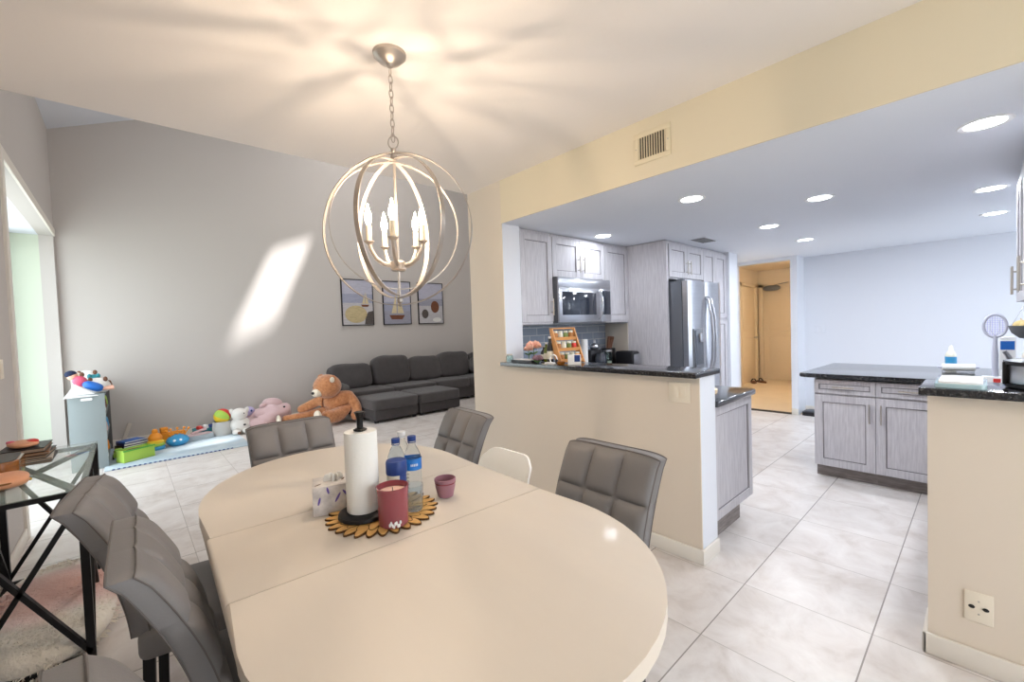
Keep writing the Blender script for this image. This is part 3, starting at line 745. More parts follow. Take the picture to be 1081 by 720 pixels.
# --- things on the left bar and worktop
def flower(label, loc, rad, m, stemh, lean=(0, 0), leafm='leaf', npet=34):
    t = thing('artificial_flower', label, 'flower', loc)
    b = NB()
    for k in range(npet):
        a = k*2.399; q = math.sqrt((k+.5)/npet); el = (1-q)*1.25+.12
        d = Vector((math.cos(a)*math.cos(el), math.sin(a)*math.cos(el), math.sin(el)*.8))
        c = Vector((lean[0], lean[1], stemh))+d*rad*.55
        m3 = Vector((0, 0, 1)).rotation_difference(d).to_matrix().to_4x4()
        blob(b, c, (rad*.23, rad*.09, rad*.45), 8, 6, mtx=m3 @ Matrix.Rotation(a, 4, 'Z'))
    obj('bloom', b, m, t)
    if stemh > .02:
        b = NB(); tube(b, [(0, 0, 0), (lean[0]*.4, lean[1]*.4, stemh*.5), (lean[0], lean[1], stemh)], .003, 8); obj('stem', b, 'leaf', t)
        b = NB()
        for s in (-1, 1): blob(b, (s*.022+lean[0]*.5, lean[1]*.5, stemh*.6), (.024, .012, .005), 10, 6, mtx=rot('Y', -s*25))
        obj('leaf', b, 'leaf', t)
    return t
ZB = 1.071
flower('large peach dahlia standing over the end of the raised bar', (2.40, 2.40, ZB), .066, 'flower', .115)
flower('dusky mauve bloom lying on the raised bar before the tiles', (2.30, 2.26, ZB), .045, 'flower2', .03)
flower('pale pink bloom leaning to the wall at the far end of the raised bar', (2.50, 2.56, ZB), .045, 'flower', .085)
t = thing('dark_tray', 'low black tray at the left end of the raised bar', 'tray', (2.33, 2.43, ZB))
b = NB(); prism(b, rc(-.05, .05, -.12, .12, .02, (1, 1, 1, 1)), 0, .018, .004); obj('tray_body', b, 'blackp', t)
b = NB(); box(b, -.04, .04, -.09, .09, .0185, .024, .002); obj('folded_cloth', b, 'white', t)
t = thing('storage_jar', 'small clear glass jar at the far left end of the raised bar', 'jar', (2.31, 2.588, ZB))
b = NB(); lathe(b, [(0, 0), (.026, 0), (.028, .006), (.028, .045), (.022, .052), (.02, .052), (.02, .05), (.025, .044), (.025, .008), (0, .006)]); obj('jar_body', b, 'glass', t)
b = NB(); lathe(b, [(.023, .0525), (.023, .062), (0, .063)]); obj('lid', b, 'beige', t)
def bottle(name, label, loc, m, r, h, neck, cap='blackp'):
    t = thing(name, label, 'bottle', loc)
    b = NB(); lathe(b, [(0, 0), (r*.95, 0), (r, .006), (r, h*.55), (r*.75, h*.68), (neck, h*.78), (neck, h*.93), (0, h*.93)]); obj('bottle_body', b, m, t)
    b = NB(); lathe(b, [(neck*1.15, h*.92), (neck*1.15, h), (0, h)], n=18); obj('cap', b, cap, t)
    b = NB(); lathe(b, [(r*1.012, h*.15), (r*1.012, h*.45)]); obj('label_band', b, 'jar_white', t)
bottle('oil_bottle', 'olive green glass oil bottle behind the flowers on the raised bar', (2.44, 2.30, ZB), 'olive', .022, .15, .009, 'white')
bottle('dark_bottle', 'dark bottle with white cap beside the wooden spice rack', (2.37, 2.195, ZB), 'blackp', .024, .20, .010, 'white')
bottle('dark_bottle', 'squat black bottle between the dahlia and the olive bottle', (2.49, 2.37, ZB), 'blackp', .030, .12, .012, 'steel')
t = thing('white_note', 'folded white card lying on the raised bar', 'card', (2.30, 2.13, ZB)); b = NB(); box(b, -.02, .02, -.045, .045, 0, .006, .001, 1); box(b, -.018, .02, -.043, .043, .006, .012, .001, 1); obj('card', b, 'white', t)
t = thing('headphone_band', 'white and black over-ear headset lying in front of the spice rack', 'headset', (2.29, 2.09, ZB+.036))
b = NB(); tube(b, [(0, .034*math.cos(a), .034*math.sin(a)) for a in [PI*2*k/28 for k in range(28)]], .0045, 8, closed=True); obj('band', b, 'white', t)
b = NB(); blob(b, (0, -.03, -.012), (.012, .01, .02)); obj('ear_cup', b, 'blackp', t)
# spice rack: leaning wooden tiers with jars
t = thing('spice_rack', 'leaning three-tier wooden spice rack on the raised bar', 'spice rack', (2.452, 2.06, ZB), -15)
def rk(x, y, z): return (x, y, z)
for s_ in (-1, 1):
    b = NB(); vs = ((-.03, 0), (.055, 0), (.13, .262), (.095, .262))
    a = [b.verts.new((s_*.10-.005, y, z)) for y, z in vs]; c = [b.verts.new((s_*.10+.005, y, z)) for y, z in vs]
    b.faces.new(a); b.faces.new(c[::-1])
    for k in range(4): b.faces.new([a[k], a[(k+1) % 4], c[(k+1) % 4], c[k]])
    obj('side_panel', b, 'rack_wood', t)
tiers = (.012, .092, .172)
for z in tiers:
    o_ = .5*z
    b = NB(); box(b, -.095, .095, -.02+o_, .052+o_*.6, z-.004, z+.002); box(b, -.095, .095, -.023+o_, -.018+o_, z-.004, z+.02); obj('shelf', b, 'rack_wood', t)
b = NB(); box(b, -.095, .095, .096, .128, .252, .262); obj('top_board', b, 'rack_wood', t)
import_cols = ['spice', 'herb', 'jar_white', 'orange', 'spice', 'jar_white', 'herb', 'red', 'spice', 'jar_white', 'herb', 'spice']
k = 0
tm = Matrix.Rotation(R(-15), 3, 'Z')
first = None
tn = ('bottom', 'middle', 'top')
for ti, z in enumerate(tiers):
    for x in (-.07, -.024, .022, .068):
        p = tm @ Vector((x, .012+.5*z, 0))
        j = thing('spice_jar', 'small clear spice jar with white lid on the %s tier of the wooden rack' % tn[ti], 'spice jar', (2.452+p.x, 2.06+p.y, ZB+z+.0025), 0, 'spice jars on the %s tier of the wooden rack' % tn[ti])
        b = NB(); lathe(b, [(0, 0), (.018, 0), (.019, .004), (.019, .042), (.014, .05), (0, .05)], n=14); obj('jar_body', b, import_cols[k], j)
        b = NB(); lathe(b, [(.0165, .05), (.0165, .064), (0, .065)], n=14); obj('lid', b, 'jar_white', j)
        k += 1
t = thing('coffee_box', 'white box with a blue panel standing before the spice rack', 'box', (2.36, 1.955, ZB), -50)
b = NB(); box(b, -.046, .046, -.02, .02, 0, .068, .001, 1); obj('carton_body', b, 'white', t)
b = NB(); box(b, .0, .04, -.0215, -.0195, .02, .067, .0004, 1); obj('label_band', b, 'navy', t)
t = thing('copper_pot', 'small amber-brown bowl at the foot of the headset on the raised bar', 'bowl', (2.29, 2.02, ZB)); b = NB(); lathe(b, [(0, 0), (.02, 0), (.03, .014), (.031, .022), (.028, .022), (.02, .004), (0, .003)]); obj('bowl', b, 'amber', t)
# on lower worktop near wall: coffee maker, canister, towel, toaster, knife block
zc = .8785
t = thing('paper_stick', 'slim white utensil holder right of the spice rack', 'holder', (3.55, 2.80, zc)); b = NB(); lathe(b, [(0, 0), (.035, 0), (.035, .30), (.033, .32), (0, .32)], n=20); obj('cylinder_body', b, 'white', t)
b = NB(); lathe(b, [(.036, .02), (.04, .02), (.04, .0), (.036, .0)], n=20); obj('foot', b, 'blackp', t)
t = thing('coffee_maker', 'black coffee maker with steel knob under the microwave', 'coffee maker', (3.72, 2.78, zc))
b = NB(); box(b, -.09, .09, -.12, .11, 0, .03, .008); box(b, -.09, .09, .0, .11, .03, .20, .01); obj('machine_body', b, 'blackp', t)
b = NB(); lathe(b, [(0, .035), (.06, .035), (.068, .06), (.066, .13), (.05, .165), (0, .165)], (0, -.055, 0)); obj('carafe', b, 'dglass', t)
b = NB(); blob(b, (0, .02, .235), (.05, .05, .04)); tube(b, [(0, .02, .19), (0, .02, .31)], .014, 10); obj('grinder_top', b, 'steel', t)
t = thing('glass_canister', 'tall clear glass canister with steel lid left of the toaster', 'canister', (3.90, 2.76, zc))
b = NB(); lathe(b, [(0, 0), (.045, 0), (.047, .006), (.047, .17), (.043, .17), (.043, .01), (0, .008)]); obj('canister_body', b, 'glass', t)
b = NB(); lathe(b, [(.048, .171), (.048, .19), (0, .192)]); obj('lid', b, 'steel', t)
b = NB(); lathe(b, [(0, .012), (.041, .012), (.041, .07), (0, .075)]); obj('contents', b, 'jar_white', t)
t = thing('toaster', 'black and steel toaster at the end of the worktop', 'toaster', (4.04, 2.62, zc))
b = NB(); box(b, -.07, .07, -.13, .10, 0, .17, .025, 4); obj('shell', b, 'blackp', t)
b = NB(); box(b, -.055, .055, -.136, -.128, .02, .14, .003); obj('end_plate', b, 'steel', t)
b = NB(); box(b, -.03, -.012, -.09, .07, .168, .172); box(b, .012, .03, -.09, .07, .168, .172); obj('slot', b, 'slot', t)
t = thing('knife_block', 'dark knife block with three black-handled knives behind the toaster', 'knife block', (4.03, 2.83, zc), 0)
b = NB(); box(b, -.05, .05, -.06, .06, 0, .20, .008, 2, mtx=Matrix.Translation((0, .01, .0)) @ rot('X', 0)); obj('block', b, 'blackp', t)
for i in range(3):
    b = NB(); p0 = Vector((-.03+i*.026, 0, .195)); dd = Vector((.25+.08*i, 0, 1)).normalized()
    bar(b, p0, p0+dd*.14, .018, .026, up=(0, 1, 0)); obj('knife_handle', b, 'brown', t)
t = thing('cutting_board', 'small tan rounded board on the worktop end beside the half wall', 'cutting board', (2.72, 1.22, .8785))
b = NB(); prism(b, [(.19*math.cos(2*PI*k/28)*(1.0), .07*math.sin(2*PI*k/28)) for k in range(28)], 0, .022, .006); obj('board', b, 'bread', t)
# floor items near doorway
t = thing('bathroom_scale', 'dark robot-like flat scale on the kitchen floor beside the doorway wall', 'scale', (6.98, 1.60, 0), 0)
b = NB(); prism(b, rc(-.13, .13, -.085, .085, .03, (1, 1, 1, 1)), 0, .05, .01); obj('platform', b, 'blackp', t)
b = NB(); prism(b, rc(-.10, .10, -.055, .055, .02, (1, 1, 1, 1)), .051, .06, .003); obj('top_plate', b, 'steel_side', t)
for (dx, dy, rz) in ((0, 0, 20), (.16, -.10, 50)):
    t = thing('flip_flop', ('dark sandal in the hallway doorway, nearer the left wall' if dx == 0 else 'dark sandal in the hallway doorway, to the right of its pair'), 'sandal', (9.75+dx, 3.25+dy, .005), rz)
    b = NB(); prism(b, [(.15*math.cos(a), (.055+.01*math.cos(a))*math.sin(a)) for a in [2*PI*k/24 for k in range(24)]], 0, .03, .006); obj('sole', b, 'brown', t)
    b = NB(); tube(b, [(.02, -.05, .025), (.05, -.02, .075), (.05, .02, .075), (.02, .05, .025)], .012, 8); obj('strap', b, 'blackp', t)

# ------------------------------------------------------------------ dining table
TX, TY = .648, 1.39
def superoval(hw, y0, y1, e=2.03, k=26):
    """straight sides between y0 and y1, half super-ellipse ends of depth hw*.92"""
    out = []
    for i in range(k+1):
        a = PI*i/k; c, s = math.cos(a), math.sin(a)
        out.append((hw*math.copysign(abs(c)**(2/e), c), y1+(.575+hw-.507)*abs(s)**(2/e)))
    for i in range(k+1):
        a = PI+PI*i/k; c, s = math.cos(a), math.sin(a)
        out.append((hw*math.copysign(abs(c)**(2/e), c), y0-(.535+hw-.507)*abs(s)**(2/e)))
    return out
t = thing('dining_table', 'long oval cream lacquered dining table with a centre leaf', 'dining table', (TX, TY, 0), -2)
W_ = .502; y0, y1 = -.448, .405
full = superoval(W_, y0, y1)
def clip(pts, lo, hi):
    out = []; n = len(pts)
    def cut(P, v, keep):
        o = []
        for i in range(len(P)):
            a, c = P[i], P[(i+1) % len(P)]
            ka, kc = keep(a[1]), keep(c[1])
            if ka: o.append(a)
            if ka != kc:
                q = (v-a[1])/(c[1]-a[1]); o.append((a[0]+(c[0]-a[0])*q, v))
        return o
    if lo is not None: pts = cut(pts, lo, lambda y: y >= lo)
    if hi is not None: pts = cut(pts, hi, lambda y: y <= hi)
    return pts
S0, S1 = 1.142-TY, 1.560-TY; gp = .0012
def topseg(name, lo, hi):
    b = NB(); P = clip(full, lo, hi)
    prism(b, P, .702, .74)
    eps = 1e-4
    es = [e for e in b.edges if abs(e.verts[0].co.z-e.verts[1].co.z) < 1e-6 and not (abs(e.verts[0].co.y-e.verts[1].co.y) < eps and ((lo is not None and abs(e.verts[0].co.y-lo) < eps) or (hi is not None and abs(e.verts[0].co.y-hi) < eps)))]
    bmesh.ops.bevel(b, geom=es, offset=.012, segments=4, profile=.5, affect='EDGES')
    return obj(name, b, 'table', t)
topseg('tabletop', None, S0-gp); topseg('leaf', S0+gp, S1-gp); topseg('tabletop', S1+gp, None)
b = NB(); ap = superoval(W_-.06, -.448, .405); prism(b, ap, .63, .702); obj('apron', b, 'table_rim', t)
for (lx, ly) in ((.35, -.72), (-.20, -.80), (.30, .74), (-.30, .74)):
    b = NB(); bar(b, (lx, ly, .63), (lx, ly, .0), .065, .065)
    bmesh.ops.bevel(b, geom=b.edges[:], offset=.006, segments=2, affect='EDGES'); obj('leg', b, 'table_rim', t)

# ------------------------------------------------------------------ chairs
def tufted_back():
    b = NB(); NU, NV = 60, 54; hw = .205; z0, z1 = .44, .875; T = .052
    def pos(u, v, side):
        # side +1 front (towards seat), -1 rear ; u -1..1 ; v 0..1
        uu, vv = u, v
        edge = (1-abs(uu)**14)**.5 if abs(uu) < 1 else 0
        tv = (1-max(0, 2*vv-1)**18)**.5
        e = max(.0, min(edge, tv)) ** .8
        cx_ = -.205-.02*vv-.13*vv**1.9         # centre line leans away
        ht = T/2*(.84+.16*e)
        bump = 0
        if side > 0:
            cu = ((uu+1)/2*3) % 1; rowe = vv*2.9+.12; cv = rowe % 1
            bump = .018*(1-(abs(2*cu-1))**5)*(1-(abs(2*cv-1))**6)
        w = hw*(1-.03*(1-vv)) 
        z = z0+(z1-z0)*vv+(.006*(1-abs(uu)**2) if side == 0 else 0)
        zz = z
        if vv > .9: zz -= (abs(uu)**8)*.014*(vv-.9)/.1
        return Vector((cx_+side*ht+(bump if side > 0 else 0), uu*w, zz))
    us = [math.sin(PI/2*(-1+2*i/NU)*.98)/math.sin(PI/2*.98)*.5+(-1+2*i/NU)*.5 for i in range(NU+1)]
    vs = [j/NV for j in range(NV+1)]
    F = [[b.verts.new(pos(u, v, 1)) for u in us] for v in vs]; B = [[b.verts.new(pos(u, v, -1)) for u in us] for v in vs]
    for j in range(NV):
        for i in range(NU):
            b.faces.new([F[j][i], F[j][i+1], F[j+1][i+1], F[j+1][i]]); b.faces.new([B[j][i+1], B[j][i], B[j+1][i], B[j+1][i+1]])
    for j in range(NV):
        b.faces.new([B[j][0], F[j][0], F[j+1][0], B[j+1][0]]); b.faces.new([F[j][NU], B[j][NU], B[j+1][NU], F[j+1][NU]])
    for i in range(NU):
        b.faces.new([F[NV][i], F[NV][i+1], B[NV][i+1], B[NV][i]]); b.faces.new([B[0][i], B[0][i+1], F[0][i+1], F[0][i]])
    # piping polyline along front perimeter
    per = [F[j][0].co.copy() for j in range(0, NV+1)]+[F[NV][i].co.copy() for i in range(1, NU+1)]+[F[j][NU].co.copy() for j in range(NV-1, -1, -1)]
    per2 = [B[j][0].co.copy() for j in range(0, NV+1)]+[B[NV][i].co.copy() for i in range(1, NU+1)]+[B[j][NU].co.copy() for j in range(NV-1, -1, -1)]
    return b, per, per2
def make_chair(label, loc, rz, group=None):
    t = thing('dining_chair', label, 'chair', loc, rz, group)
    b, per, per2 = tufted_back(); bk = obj('backrest', b, 'leather', t, sharp=60)
    for pp in (per, per2): b = NB(); tube(b, [p+Vector((0, 0, .001)) for p in pp], .0022, 6); obj('piping', b, 'seam', bk)
    # seat: boxy cushion tapering to the back
    b = NB(); box(b, -.215, .225, -.215, .215, .355, .45, .028, 4)
    bmesh.ops.subdivide_edges(b, edges=[e for e in b.edges if e.calc_length() > .2], cuts=6, use_grid_fill=True)
    for v in b.verts:
        if v.co.z > .43:
            fy = (v.co.y+.215)/.43*3 % 1; v.co.z += .004*(1-abs(2*fy-1)**4)
    st = obj('seat', b, 'leather', t)
    for (x, y) in ((.19, .18), (.19, -.18), (-.19, .18), (-.19, -.18)):
        b = NB(); bar(b, (x, y, .37), (x*1.06, y*1.04, 0), .03, .03); obj('leg', b, 'black', t)
    return t
ch = make_chair('grey tufted chair on the left side, nearer of the two whose backs stand out', (.328, 1.372, 0), -1)
dup(ch, (.225, 1.91, 0), -8, 'grey tufted chair at the left of the table, right beside the glass console')
dup(ch, (.275, .765, 0), 4, 'grey chair of which only the rounded back top shows, bottom left corner')
dup(ch, (1.035, .965, 0), 180, 'grey tufted chair on the kitchen side, the nearer one, right of the white chair')
dup(ch, (1.105, 2.02, 0), 176, 'grey tufted chair on the kitchen side, far one, left of the white chair')
dup(ch, (.645, 2.215, 0), -91, 'grey tufted chair at the far head of the table, before the teddy bear')

# white moulded shell chair
t = thing('shell_chair', 'white moulded plastic shell chair between the two grey chairs on the kitchen side', 'chair', (1.115, 1.585, 0), 180)
b = NB(); NU, NV = 24, 30; prof = []
for j in range(NV+1):
    q = j/NV
    if q < .5: s = q/.5; x = .22-.40*s; z = .43-.02*math.sin(s*PI)+.0*s
    else: s = (q-.5)/.5; x = -.18-.11*s; z = .43+.31*s**.9
    prof.append((x, z))
F = []; B = []
for j, (x, z) in enumerate(prof):
    q = j/NV; wd = .205 if q < .5 else .205-.03*((q-.5)*2)
    if q > .8: wd *= (1-((q-.8)/.2)**6*.08)
    if q < .08: wd *= .8+.2*q/.08
    rF = []; rB = []
    for i in range(NU+1):
        u = -1+2*i/NU; k = abs(u)**3*.035
        dip = (abs(u)**2)*.012 if q > .9 else 0
        dx = (k if q > .5 else 0)*1.0; dz = (k if q <= .5 else 0)
        tq = max(0, (q-.8)/.2); cz = z+dz-(abs(u)**7*.038+(1-u*u)*.010)*tq**2
        rF.append(b.verts.new((x+dx, u*wd, cz))); rB.append(b.verts.new((x+dx-(.012 if q > .5 else 0), u*wd, cz-(.012 if q <= .5 else .0))))
    F.append(rF); B.append(rB)
for j in range(NV):
    for i in range(NU):
        b.faces.new([F[j][i], F[j][i+1], F[j+1][i+1], F[j+1][i]]); b.faces.new([B[j][i+1], B[j][i], B[j+1][i], B[j+1][i+1]])
    b.faces.new([B[j][0], F[j][0], F[j+1][0], B[j+1][0]]); b.faces.new([F[j][NU], B[j][NU], B[j+1][NU], F[j+1][NU]])
for i in range(NU):
    b.faces.new([F[NV][i], F[NV][i+1], B[NV][i+1], B[NV][i]]); b.faces.new([B[0][i], B[0][i+1], F[0][i+1], F[0][i]])
obj('shell', b, 'wplastic', t, sharp=50)
for (x, y) in ((.14, .14), (.14, -.14), (-.12, .14), (-.12, -.14)):
    b = NB(); tube(b, [(x, y, .415), (x*1.4, y*1.3, 0)], [.016, .011], 12); obj('leg', b, 'wood_leg', t)

# ------------------------------------------------------------------ things on the table
ZT = .7405
t = thing('wooden_centerpiece_mat', 'round mat of honey wood petals with bark edges in the middle of the table', 'placemat', (.620, 1.362, ZT))
prs = random.Random(3)
b = NB(); b2 = NB()
for ring, (n, rad, ln, wd) in enumerate(((28, .146, .044, .0176), (21, .110, .044, .0176), (13, .070, .044, .0176))):
    for k in range(n):
        a = 2*PI*k/n+ring*.13; c = Vector((math.cos(a), math.sin(a)))*rad; s_a = prs.uniform(.92, 1.08)
        P = []; Q = []
        for i in range(14):
            th = 2*PI*i/14; lx = ln*.80*math.cos(th)*s_a; ly = wd*math.sin(th)*(1-.25*math.cos(th))
            P.append((c.x+lx*math.cos(a)-ly*math.sin(a), c.y+lx*math.sin(a)+ly*math.cos(a)))
            lx *= .90; ly *= .80
            Q.append((c.x+lx*math.cos(a)-ly*math.sin(a), c.y+lx*math.sin(a)+ly*math.cos(a)))
        z = .0005+ring*.0012+(k % 2)*.0005
        prism(b2, P, z, z+.0052); prism(b, Q, z+.004, z+.0062)
obj('bark_edge', b2, 'bark', t); obj('petal_slices', b, 'slice', t)
ZM = ZT+.0093
t = thing('paper_towel_holder', 'black paper towel stand with a flared knob on the wooden mat', 'paper towel holder', (.557, 1.371, ZM))
b = NB(); lathe(b, [(0, 0), (.075, 0), (.080, .004), (.078, .014), (.064, .020), (0, .020)], n=44); obj('base', b, 'black', t)
b = NB(); tube(b, [(0, 0, .018), (0, 0, .30)], .008, 12); obj('rod', b, 'black', t)
b = NB(); lathe(b, [(.02, .281), (.022, .284), (.010, .290), (.010, .318), (.015, .335), (.018, .341), (.012, .343), (0, .337)], n=20); obj('finial', b, 'black', t)
b = NB(); lathe(b, [(.014, 0), (.050, 0), (.0515, .003), (.0515, .255), (.050, .258), (.014, .258)], (0, 0, 0), n=48, closed=True)
tag(obj('paper_towel_roll', b, 'paper'), 'tall white roll of paper towels on the black stand', 'paper towel roll', (.557, 1.371, ZM+.0205))
# candle
t = thing('candle_jar', 'wine-pink glass jar candle in front of the paper towel roll', 'candle', (.599, 1.244, ZM))
b = NB(); lathe(b, [(0, 0), (.043, 0), (.046, .004), (.049, .118), (.0465, .118), (.0445, .098), (.0, .098)], n=44); obj('jar', b, 'wine', t)
b = NB(); lathe(b, [(0, .0982), (.044, .0982), (.0443, .101), (0, .1015)], n=40); w_ = obj('wax', b, 'wax', t)
b = NB(); tube(b, [(0, 0, .101), (.001, 0, .112)], .0012, 6); obj('wick', b, 'blackp', w_)
b = NB(); lathe(b, [(.0495, .103), (.0500, .1185), (.0465, .1185), (.0462, .103)], n=44, closed=True); obj('rim', b, 'wine', t)
b = NB()
for k in range(9):
    a0 = R(-130)+k*.085; 
    for (dz) in (0,): 
        P0 = Vector((.0472*math.cos(a0), .0472*math.sin(a0), .012+.006*math.sin(k*1.7))); blob(b, P0, (.0035, .0035, .006), 8, 6)
obj('printed_mark', b, 'white', t)
# tissue box (cube) with marbled print
t = thing('tissue_box', 'marbled grey-white tissue box with dark leaf marks left of the paper towels', 'tissue box', (.518, 1.526, ZT), -18)
b = NB(); box(b, -.068, .068, -.055, .055, 0, .098, .002); bx_ = obj('box', b, 'box_print', t)
b = NB()
for (x, z, a, L_) in ((-.048, .05, 15, .014), (.01, .055, 30, .018), (.035, .065, -35, .016), (.05, .04, -30, .01), (-.02, .082, -12, .012)):
    m3 = Matrix.Translation((x, -.0553, z)) @ rot('Y', a); blob(b, (x, -.0553, z), (.0035, .0006, L_), 10, 8, mtx=rot('Y', a))
obj('leaf_print', b, 'purple', bx_)
b = NB()
for (x, y, a) in ((-.05, -.03, 40), (.03, .0, 70), (.05, -.04, 20)): blob(b, (x, y, .0983), (.014, .0035, .0006), 10, 8, mtx=rot('Z', a))
obj('leaf_print', b, 'bark', bx_)
b = NB()
for k in range(5): blob(b, (-.02+k*.01, .01*math.sin(k*2), .105), (.014, .004, .018), 10, 8, mtx=rot('Z', k*35))
obj('tissue', b, 'paper', t)
# canister with blue lid
t = thing('wipes_canister', 'blue-lidded canister with a blue and pale grey label behind the candle', 'canister', (.659, 1.332, ZM))
b = NB(); lathe(b, [(0, 0), (.030, 0), (.032, .003), (.032, .125), (0, .125)], n=36); obj('canister_body', b, 'jar_white', t)
b = NB(); lathe(b, [(.0335, .122), (.0345, .125), (.0345, .160), (.032, .167), (.025, .169), (.0, .167)], n=36); obj('lid', b, 'navy', t)
b = NB(); a0 = R(-100)
P = [(.0326*math.cos(a0+R(60)*k/8), .0326*math.sin(a0+R(60)*k/8)) for k in range(9)]
lo = [b.verts.new((x, y, .02)) for x, y in P]; hi = [b.verts.new((x, y, .122)) for x, y in P]
for k in range(8): b.faces.new([lo[k], lo[k+1], hi[k+1], hi[k]])
obj('label_band', b, 'navy', t)
# water bottles
def water_bottle(label, loc, cap, labelled, h=.225, r=.031):
    t = thing('water_bottle', label, 'bottle', loc)
    pr = [(0, .004), (r*.7, 0), (r*.95, .004)]
    for k in range(9):
        z = .012+k*.013; pr += [(r, z), (r*.965, z+.0065)]
    pr += [(r, .132), (r, .150), (r*.9, .168), (r*.62, .190), (.0125, .203), (.0125, h-.012)]
    b = NB(); lathe(b, pr, n=32); obj('bottle_body', b, 'thin', t, sharp=60)
    b = NB(); lathe(b, [(.0145, h-.014), (.015, h-.012), (.015, h+.002), (.013, h+.003), (0, h+.003)], n=24); obj('cap', b, cap, t)
    b = NB(); lathe(b, [(.0148, h-.020), (.0148, h-.017)], n=24); obj('neck_ring', b, cap, t)
    if labelled:
        b = NB(); lathe(b, [(r*1.02, .118), (r*1.02, .158)], n=32); l = obj('label_band', b, 'bluelabel', t)
        b = NB()
        for k in range(5):
            a = R(-128)+k*.17; p = Vector((r*1.03*math.cos(a), r*1.03*math.sin(a), .137)); blob(b, p, (.0018, .0018, .005), 8, 6)
        obj('white_lettering', b, 'white', l)
    return t
water_bottle('blue-capped water bottle with bright blue label, rightmost of the three', (.742, 1.372, ZT), 'navy', True, .232)
water_bottle('blue-capped clear water bottle behind the blue-lidded canister', (.70, 1.412, ZT), 'navy', False, .225)
water_bottle('white-capped clear water bottle, leftmost of the three behind the canister', (.745, 1.455, ZT), 'white', False, .235)
t = thing('drinking_glass', 'clear plastic tumbler between the candle and the mauve cup', 'glass', (.695, 1.285, ZM))
b = NB(); lathe(b, [(0, .003), (.024, 0), (.027, .003), (.031, .085), (.0297, .085), (.026, .006), (0, .006)], n=32); obj('tumbler', b, 'thin', t)
t = thing('candle_holder_cup', 'small mauve ceramic cup alone on the table right of the mat', 'cup', (.845, 1.325, ZT))
b = NB(); lathe(b, [(0, 0), (.024, 0), (.028, .003), (.0365, .040), (.0365, .056), (.039, .058), (.039, .066), (.036, .068), (.0345, .060), (.033, .04), (.025, .008), (0, .006)], n=36); obj('cup_body', b, 'mauve', t)
b = NB(); lathe(b, [(.0372, .050), (.0382, .052), (.0372, .054)], n=36); obj('groove_ring', b, 'wine', t)

# ------------------------------------------------------------------ chandelier
CX, CY = .90, 1.715
t = thing('orb_chandelier', 'silver orb chandelier of four crossed rings with lit candle bulbs, hanging over the table', 'chandelier', (CX, CY, 2.54))
b = NB(); lathe(b, [(0, -.055), (.012, -.055), (.018, -.045), (.048, -.032), (.056, -.022), (.068, -.012), (.07, 0), (0, 0)], n=40); obj('ceiling_canopy', b, 'chand', t)
b = NB(); z = -.06; k = 0
while z > -.34:
    n = 14; pts = []
    for i in range(n):
        a = 2*PI*i/n; u = .0085*math.cos(a); w = .0195*math.sin(a)
        pts.append((u if k % 2 else 0, 0 if k % 2 else u, z-.0165+w))
    tube(b, pts, .0021, 6, closed=True); z -= .031; k += 1
obj('chain', b, 'chand', t)
b = NB(); tube(b, [(.022*math.cos(a)*.707, -.022*math.cos(a)*.707, -.375+.027*math.sin(a)) for a in [2*PI*k/24 for k in range(24)]], .0028, 8, closed=True); obj('loop', b, 'chand', t)
ZC = -.74
b = NB(); tube(b, [(0, 0, -.40), (0, 0, -.45), (0, 0, -1.075)], .0055, 10)
lathe(b, [(0, -.40), (.012, -.402), (.012, -.418), (.006, -.424), (.014, -.43), (.014, -.445), (.006, -.45)], n=18)
lathe(b, [(.006, -1.045), (.013, -1.05), (.013, -1.062), (.006, -1.07), (.009, -1.078), (0, -1.086)], n=18); obj('centre_stem', b, 'chand', t)
view = math.degrees(math.atan2(CY, CX))
def ring(az, rad, zc, w=.020, th=.0035):
    b = NB(); n = 90; a_ = R(az); d = Vector((math.cos(a_), math.sin(a_), 0)); s = Vector((-d.y, d.x, 0)); R_ = []
    for i in range(n):
        q = 2*PI*i/n; o = d*math.cos(q)+Vector((0, 0, 1))*math.sin(q)
        R_.append([b.verts.new(Vector((0, 0, zc))+o*(rad+e)+s*g) for e, g in ((-th/2, -w/2), (th/2, -w/2), (th/2, w/2), (-th/2, w/2))])
    for i in range(n):
        for k in range(4): b.faces.new([R_[i][k], R_[i][(k+1) % 4], R_[(i+1) % n][(k+1) % 4], R_[(i+1) % n][k]])
    obj('ring', b, 'chand', t)
ring(view+72, .328, -.748); ring(view-82, .272, -.735); ring(view+36, .300, -.745); ring(view-30, .288, -.745)
b = NB(); lathe(b, [(0, -.93), (.028, -.928), (.033, -.922), (.033, -.895), (.03, -.890), (.022, -.884), (0, -.882)], n=28); obj('hub_cup', b, 'chand', t)
